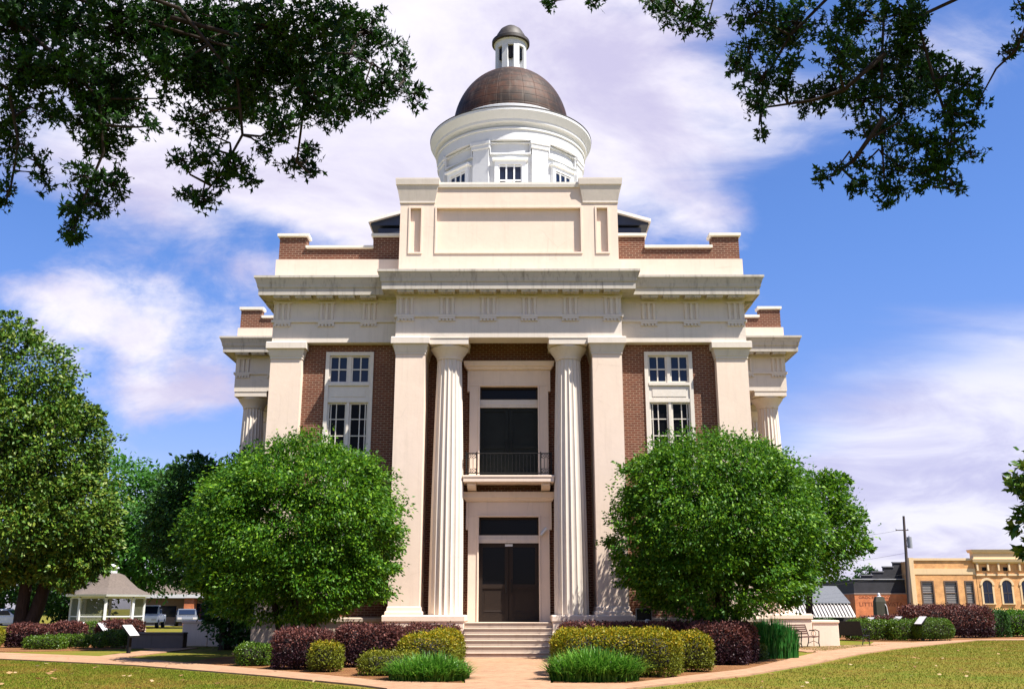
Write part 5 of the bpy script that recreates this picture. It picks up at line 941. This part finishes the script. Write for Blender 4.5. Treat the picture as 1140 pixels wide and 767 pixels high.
for txt, x, z, sz, wx in (('GROCERY', -2.55, 2.55, 0.42, 1.25), ('CO', 0.35, 2.55, 0.42, 1.1), ('LITTLE', -2.55, 1.72, 0.62, 1.12), ('VISTA', 0.72, 1.72, 0.62, 1.12)):
    cu = bpy.data.curves.new('painted_lettering', 'FONT'); cu.body = txt; cu.size = sz; cu.extrude = 0.004; cu.materials.append(fade)
    o0 = bpy.data.objects.new('letter_source', cu); me = bpy.data.meshes.new_from_object(o0); bpy.data.objects.remove(o0)
    o = bpy.data.objects.new('painted_lettering', me); COL.objects.link(o); o.parent = t; o.location = (x, -0.008, z); o.rotation_euler = (R(90), 0, 0); o.scale = (wx, 1, 1)
# dark monument
t = tag(empty('stone_monument', (26.3, 40, 0)), 'narrow dark stone monument with pale tip before the orange wall', 'monument')
mk = stucco('dark_weathered_stone', (0.045, 0.042, 0.03), (0.1, 0.1, 0.08), 0.5, 0.4)
bevel(MB().stack(-0.42, 0.42, -0.35, 0.35, [(0, 0.1), (0.35, 0.1), (0.37, 0.0), (1.95, -0.05), (2.3, -0.16)]).build('pedestal', mk, t), 0.03); smooth_angle(MB().lathe([(0.16, 2.3), (0.10, 2.36), (0.11, 2.44), (0.07, 2.52), (0.02, 2.56)], (0, 0), 16).build('finial', M['panel'], t)); MB().tube([(0.2, -0.2, 2.0), (0.36, -0.36, 1.6), (0.44, -0.42, 0.6)], 0.03, 6).build('edge_highlight', M['panel'], t)  # pale tube stands in for the white highlight along the monument's edge
# grey roofed shop with ribbed awning
t = tag(empty('grey_roof_shop', (33, 75, 0)), 'grey roofed shop with white ribbed metal awning', 'building'); M['groof'] = plain('grey_roofing', (0.11, 0.115, 0.125), 0.7, var=0.3)
MB().box(-4.6, 3.2, 2.0, 9, 0, 2.0).build('wall', M['tar'], t); MB().prism([(1.6, 1.95), (1.6, 2.05), (6, 3.9), (9, 3.9), (9, 1.95)], 'x', -4.8, 3.25).build('roof', M['groof'], t)
M['awning'] = plain('ribbed_white_metal', (0.50, 0.46, 0.42), 0.5); aw = MB(); n = 22
for k in range(n):
    x = -4.7+k*0.36; aw.prism([(0.0, 0.55), (1.7, 1.78), (1.7, 1.83), (0.0, 0.60)], 'x', x, x+0.34); aw.prism([(0.0, 0.60), (1.7, 1.83), (1.7, 2.05), (0.0, 0.82)], 'x', x, x+0.05)
aw.build('awning', M['awning'], t)
MB().box(-0.9, 0.2, 1.94, 2.0, 0, 1.5).build('door', M['glass_dark'], t)
for x in (-4.5, -1.0, 2.9): MB().tube([(x, 0.1, 0), (x, 0.1, 0.62)], 0.05, 6).build('awning_post', M['iron'], t)
# utility pole and wires
t = tag(empty('utility_pole', (43.0, 78, 0)), 'leaning wooden utility pole with grey transformer beside the yellow shop', 'utility pole'); wp = plain('pole_wood', (0.075, 0.055, 0.05), 0.9)
MB().tube([(0, 0, -0.2), (0.25, 0, 6), (0.45, 0, 11.4)], [0.2, 0.17, 0.13], 10).build('pole', wp, t); MB().cbox((0.1, -0.05, 9.85), (1.4, 0.1, 0.1)).build('cross_arm', wp, t); smooth_angle(MB().tube([(0.78, -0.1, 7.9), (0.78, -0.1, 9.1)], [0.27, 0.27], 16).tube([(0.78, -0.1, 9.1), (0.78, -0.1, 9.25)], [0.06, 0.05], 8).build('transformer', plain('transformer_grey', (0.25, 0.26, 0.28), 0.5), t)); MB().cbox((0.52, -0.05, 8.7), (0.4, 0.08, 0.08)).cbox((0.52, -0.05, 8.1), (0.4, 0.08, 0.08)).build('bracket', M['iron'], t)
for x in (-0.55, 0.75): MB().lathe([(0.03, 9.9), (0.06, 9.98), (0.03, 10.08)], (x, -0.05), 8).build('insulator', M['panel'], t)
t = tag(empty('power_line', (43.4, 78, 0)), 'thin drooping power wires from the leaning utility pole toward the courthouse', 'wire')
for k, (z, yy) in enumerate(((9.95, 0), (7.4, 0), (5.2, 0))):
    pts = [(-30*f, -6*f, z-1.2*f-2.2*4*f*(1-f)*0.5) for f in [i/14 for i in range(15)]]; MB().tube(pts, 0.012, 4).build('wire', M['iron'], t)

# ================================================================ lawn grass and fallen leaves
def grass(name, n, regions, h, w, lm, seed, kind='stuff', label=None):
    rg = np.random.default_rng(seed); out = []
    for (poly, share) in regions:
        P = np.array(poly, float); k = int(n*share); lo, hi = P.min(0), P.max(0); pts = np.zeros((0, 2))
        while len(pts) < k:
            q = rg.uniform(lo, hi, (k*2, 2)); ins = np.zeros(len(q), bool); j = len(P)-1
            for i in range(len(P)):
                a, b = P[i], P[j]; c = ((a[1] > q[:, 1]) != (b[1] > q[:, 1])) & (q[:, 0] < (b[0]-a[0])*(q[:, 1]-a[1])/(b[1]-a[1]+1e-12)+a[0]); ins ^= c; j = i
            pts = np.vstack([pts, q[ins]])
        pts = pts[:k]; P3 = np.column_stack([pts, np.zeros(k)]); D = unit(rg.normal(size=(k, 3))*[0.5, 0.5, 0.15]+[0, 0, 0.8]); L = h*rg.uniform(0.5, 1.3, k)
        out.append(leaf_quads(P3, D, unit(rg.normal(size=(k, 3))*[1, 1, 0.1]), L, np.full(k, w)))
    return quad_mesh(name, np.concatenate(out), [lm], None)
M['grassblade'] = leaf_mat('lawn_blade', G3((0.145, 0.125, 0.014), (0.14, 0.17, 0.013), (0.11, 0.19, 0.014)), 0.8, 0.3, None, 0.1, patch=(0.27, 0.16, 0.035))
LAWN_L = [(-2.3, -13.6), (-3.2, -12.55), (-5.5, -9.9), (-10.1, -5.65), (-15.3, -2.3), (-20, 0.1), (-20, -13.6)]; LAWN_R = [(2.5, -13.6), (3.9, -11.75), (5.7, -9.5), (8.4, -5.1), (11.8, 1.1), (15.0, 6.1), (18.6, 10.9), (22.2, 15.6), (34, 18.3), (34, -13.6)]; ISLE = [(11.2, 3.4), (13.2, 6.6), (16.0, 10.4), (12.6, 8.0), (10.3, 6.5)]
o = grass('lawn_grass', 230000, [(LAWN_L, 0.38), (LAWN_R, 0.57), (ISLE, 0.05)], 0.055, 0.012, M['grassblade'], 71); tag(o, kind='stuff')
rg = np.random.default_rng(72); k = 420; P = np.column_stack([np.where(rg.uniform(size=k) < 0.42, rg.uniform(-15, -2.6, k), rg.uniform(2.8, 24, k)), rg.uniform(-13.4, 8, k), np.full(k, 0.055)])
keep = np.where(np.arange(k) < 130, (P[:, 1] < 6) & (np.abs(P[:, 0]) < 14), False) | np.where(P[:, 0] < 0, P[:, 1] < -12.2+(-P[:, 0]-3.0)*0.88, P[:, 1] < -11.6+(P[:, 0]-3.7)*1.42); P = P[keep]; k = len(P); an = rg.uniform(0, 6.28, k)
o = quad_mesh('fallen_leaves', leaf_quads(P, np.column_stack([np.cos(an), np.sin(an), rg.uniform(-0.1, 0.4, k)]), unit(rg.normal(size=(k, 3))*0.3+[0, 0, 1]), rg.uniform(0.07, 0.17, k), rg.uniform(0.05, 0.11, k)), [leaf_mat('dry_leaf', G3((0.16, 0.07, 0.025), (0.35, 0.2, 0.08), (0.6, 0.48, 0.3)), 0.7, 0.2)], None); tag(o, kind='stuff')
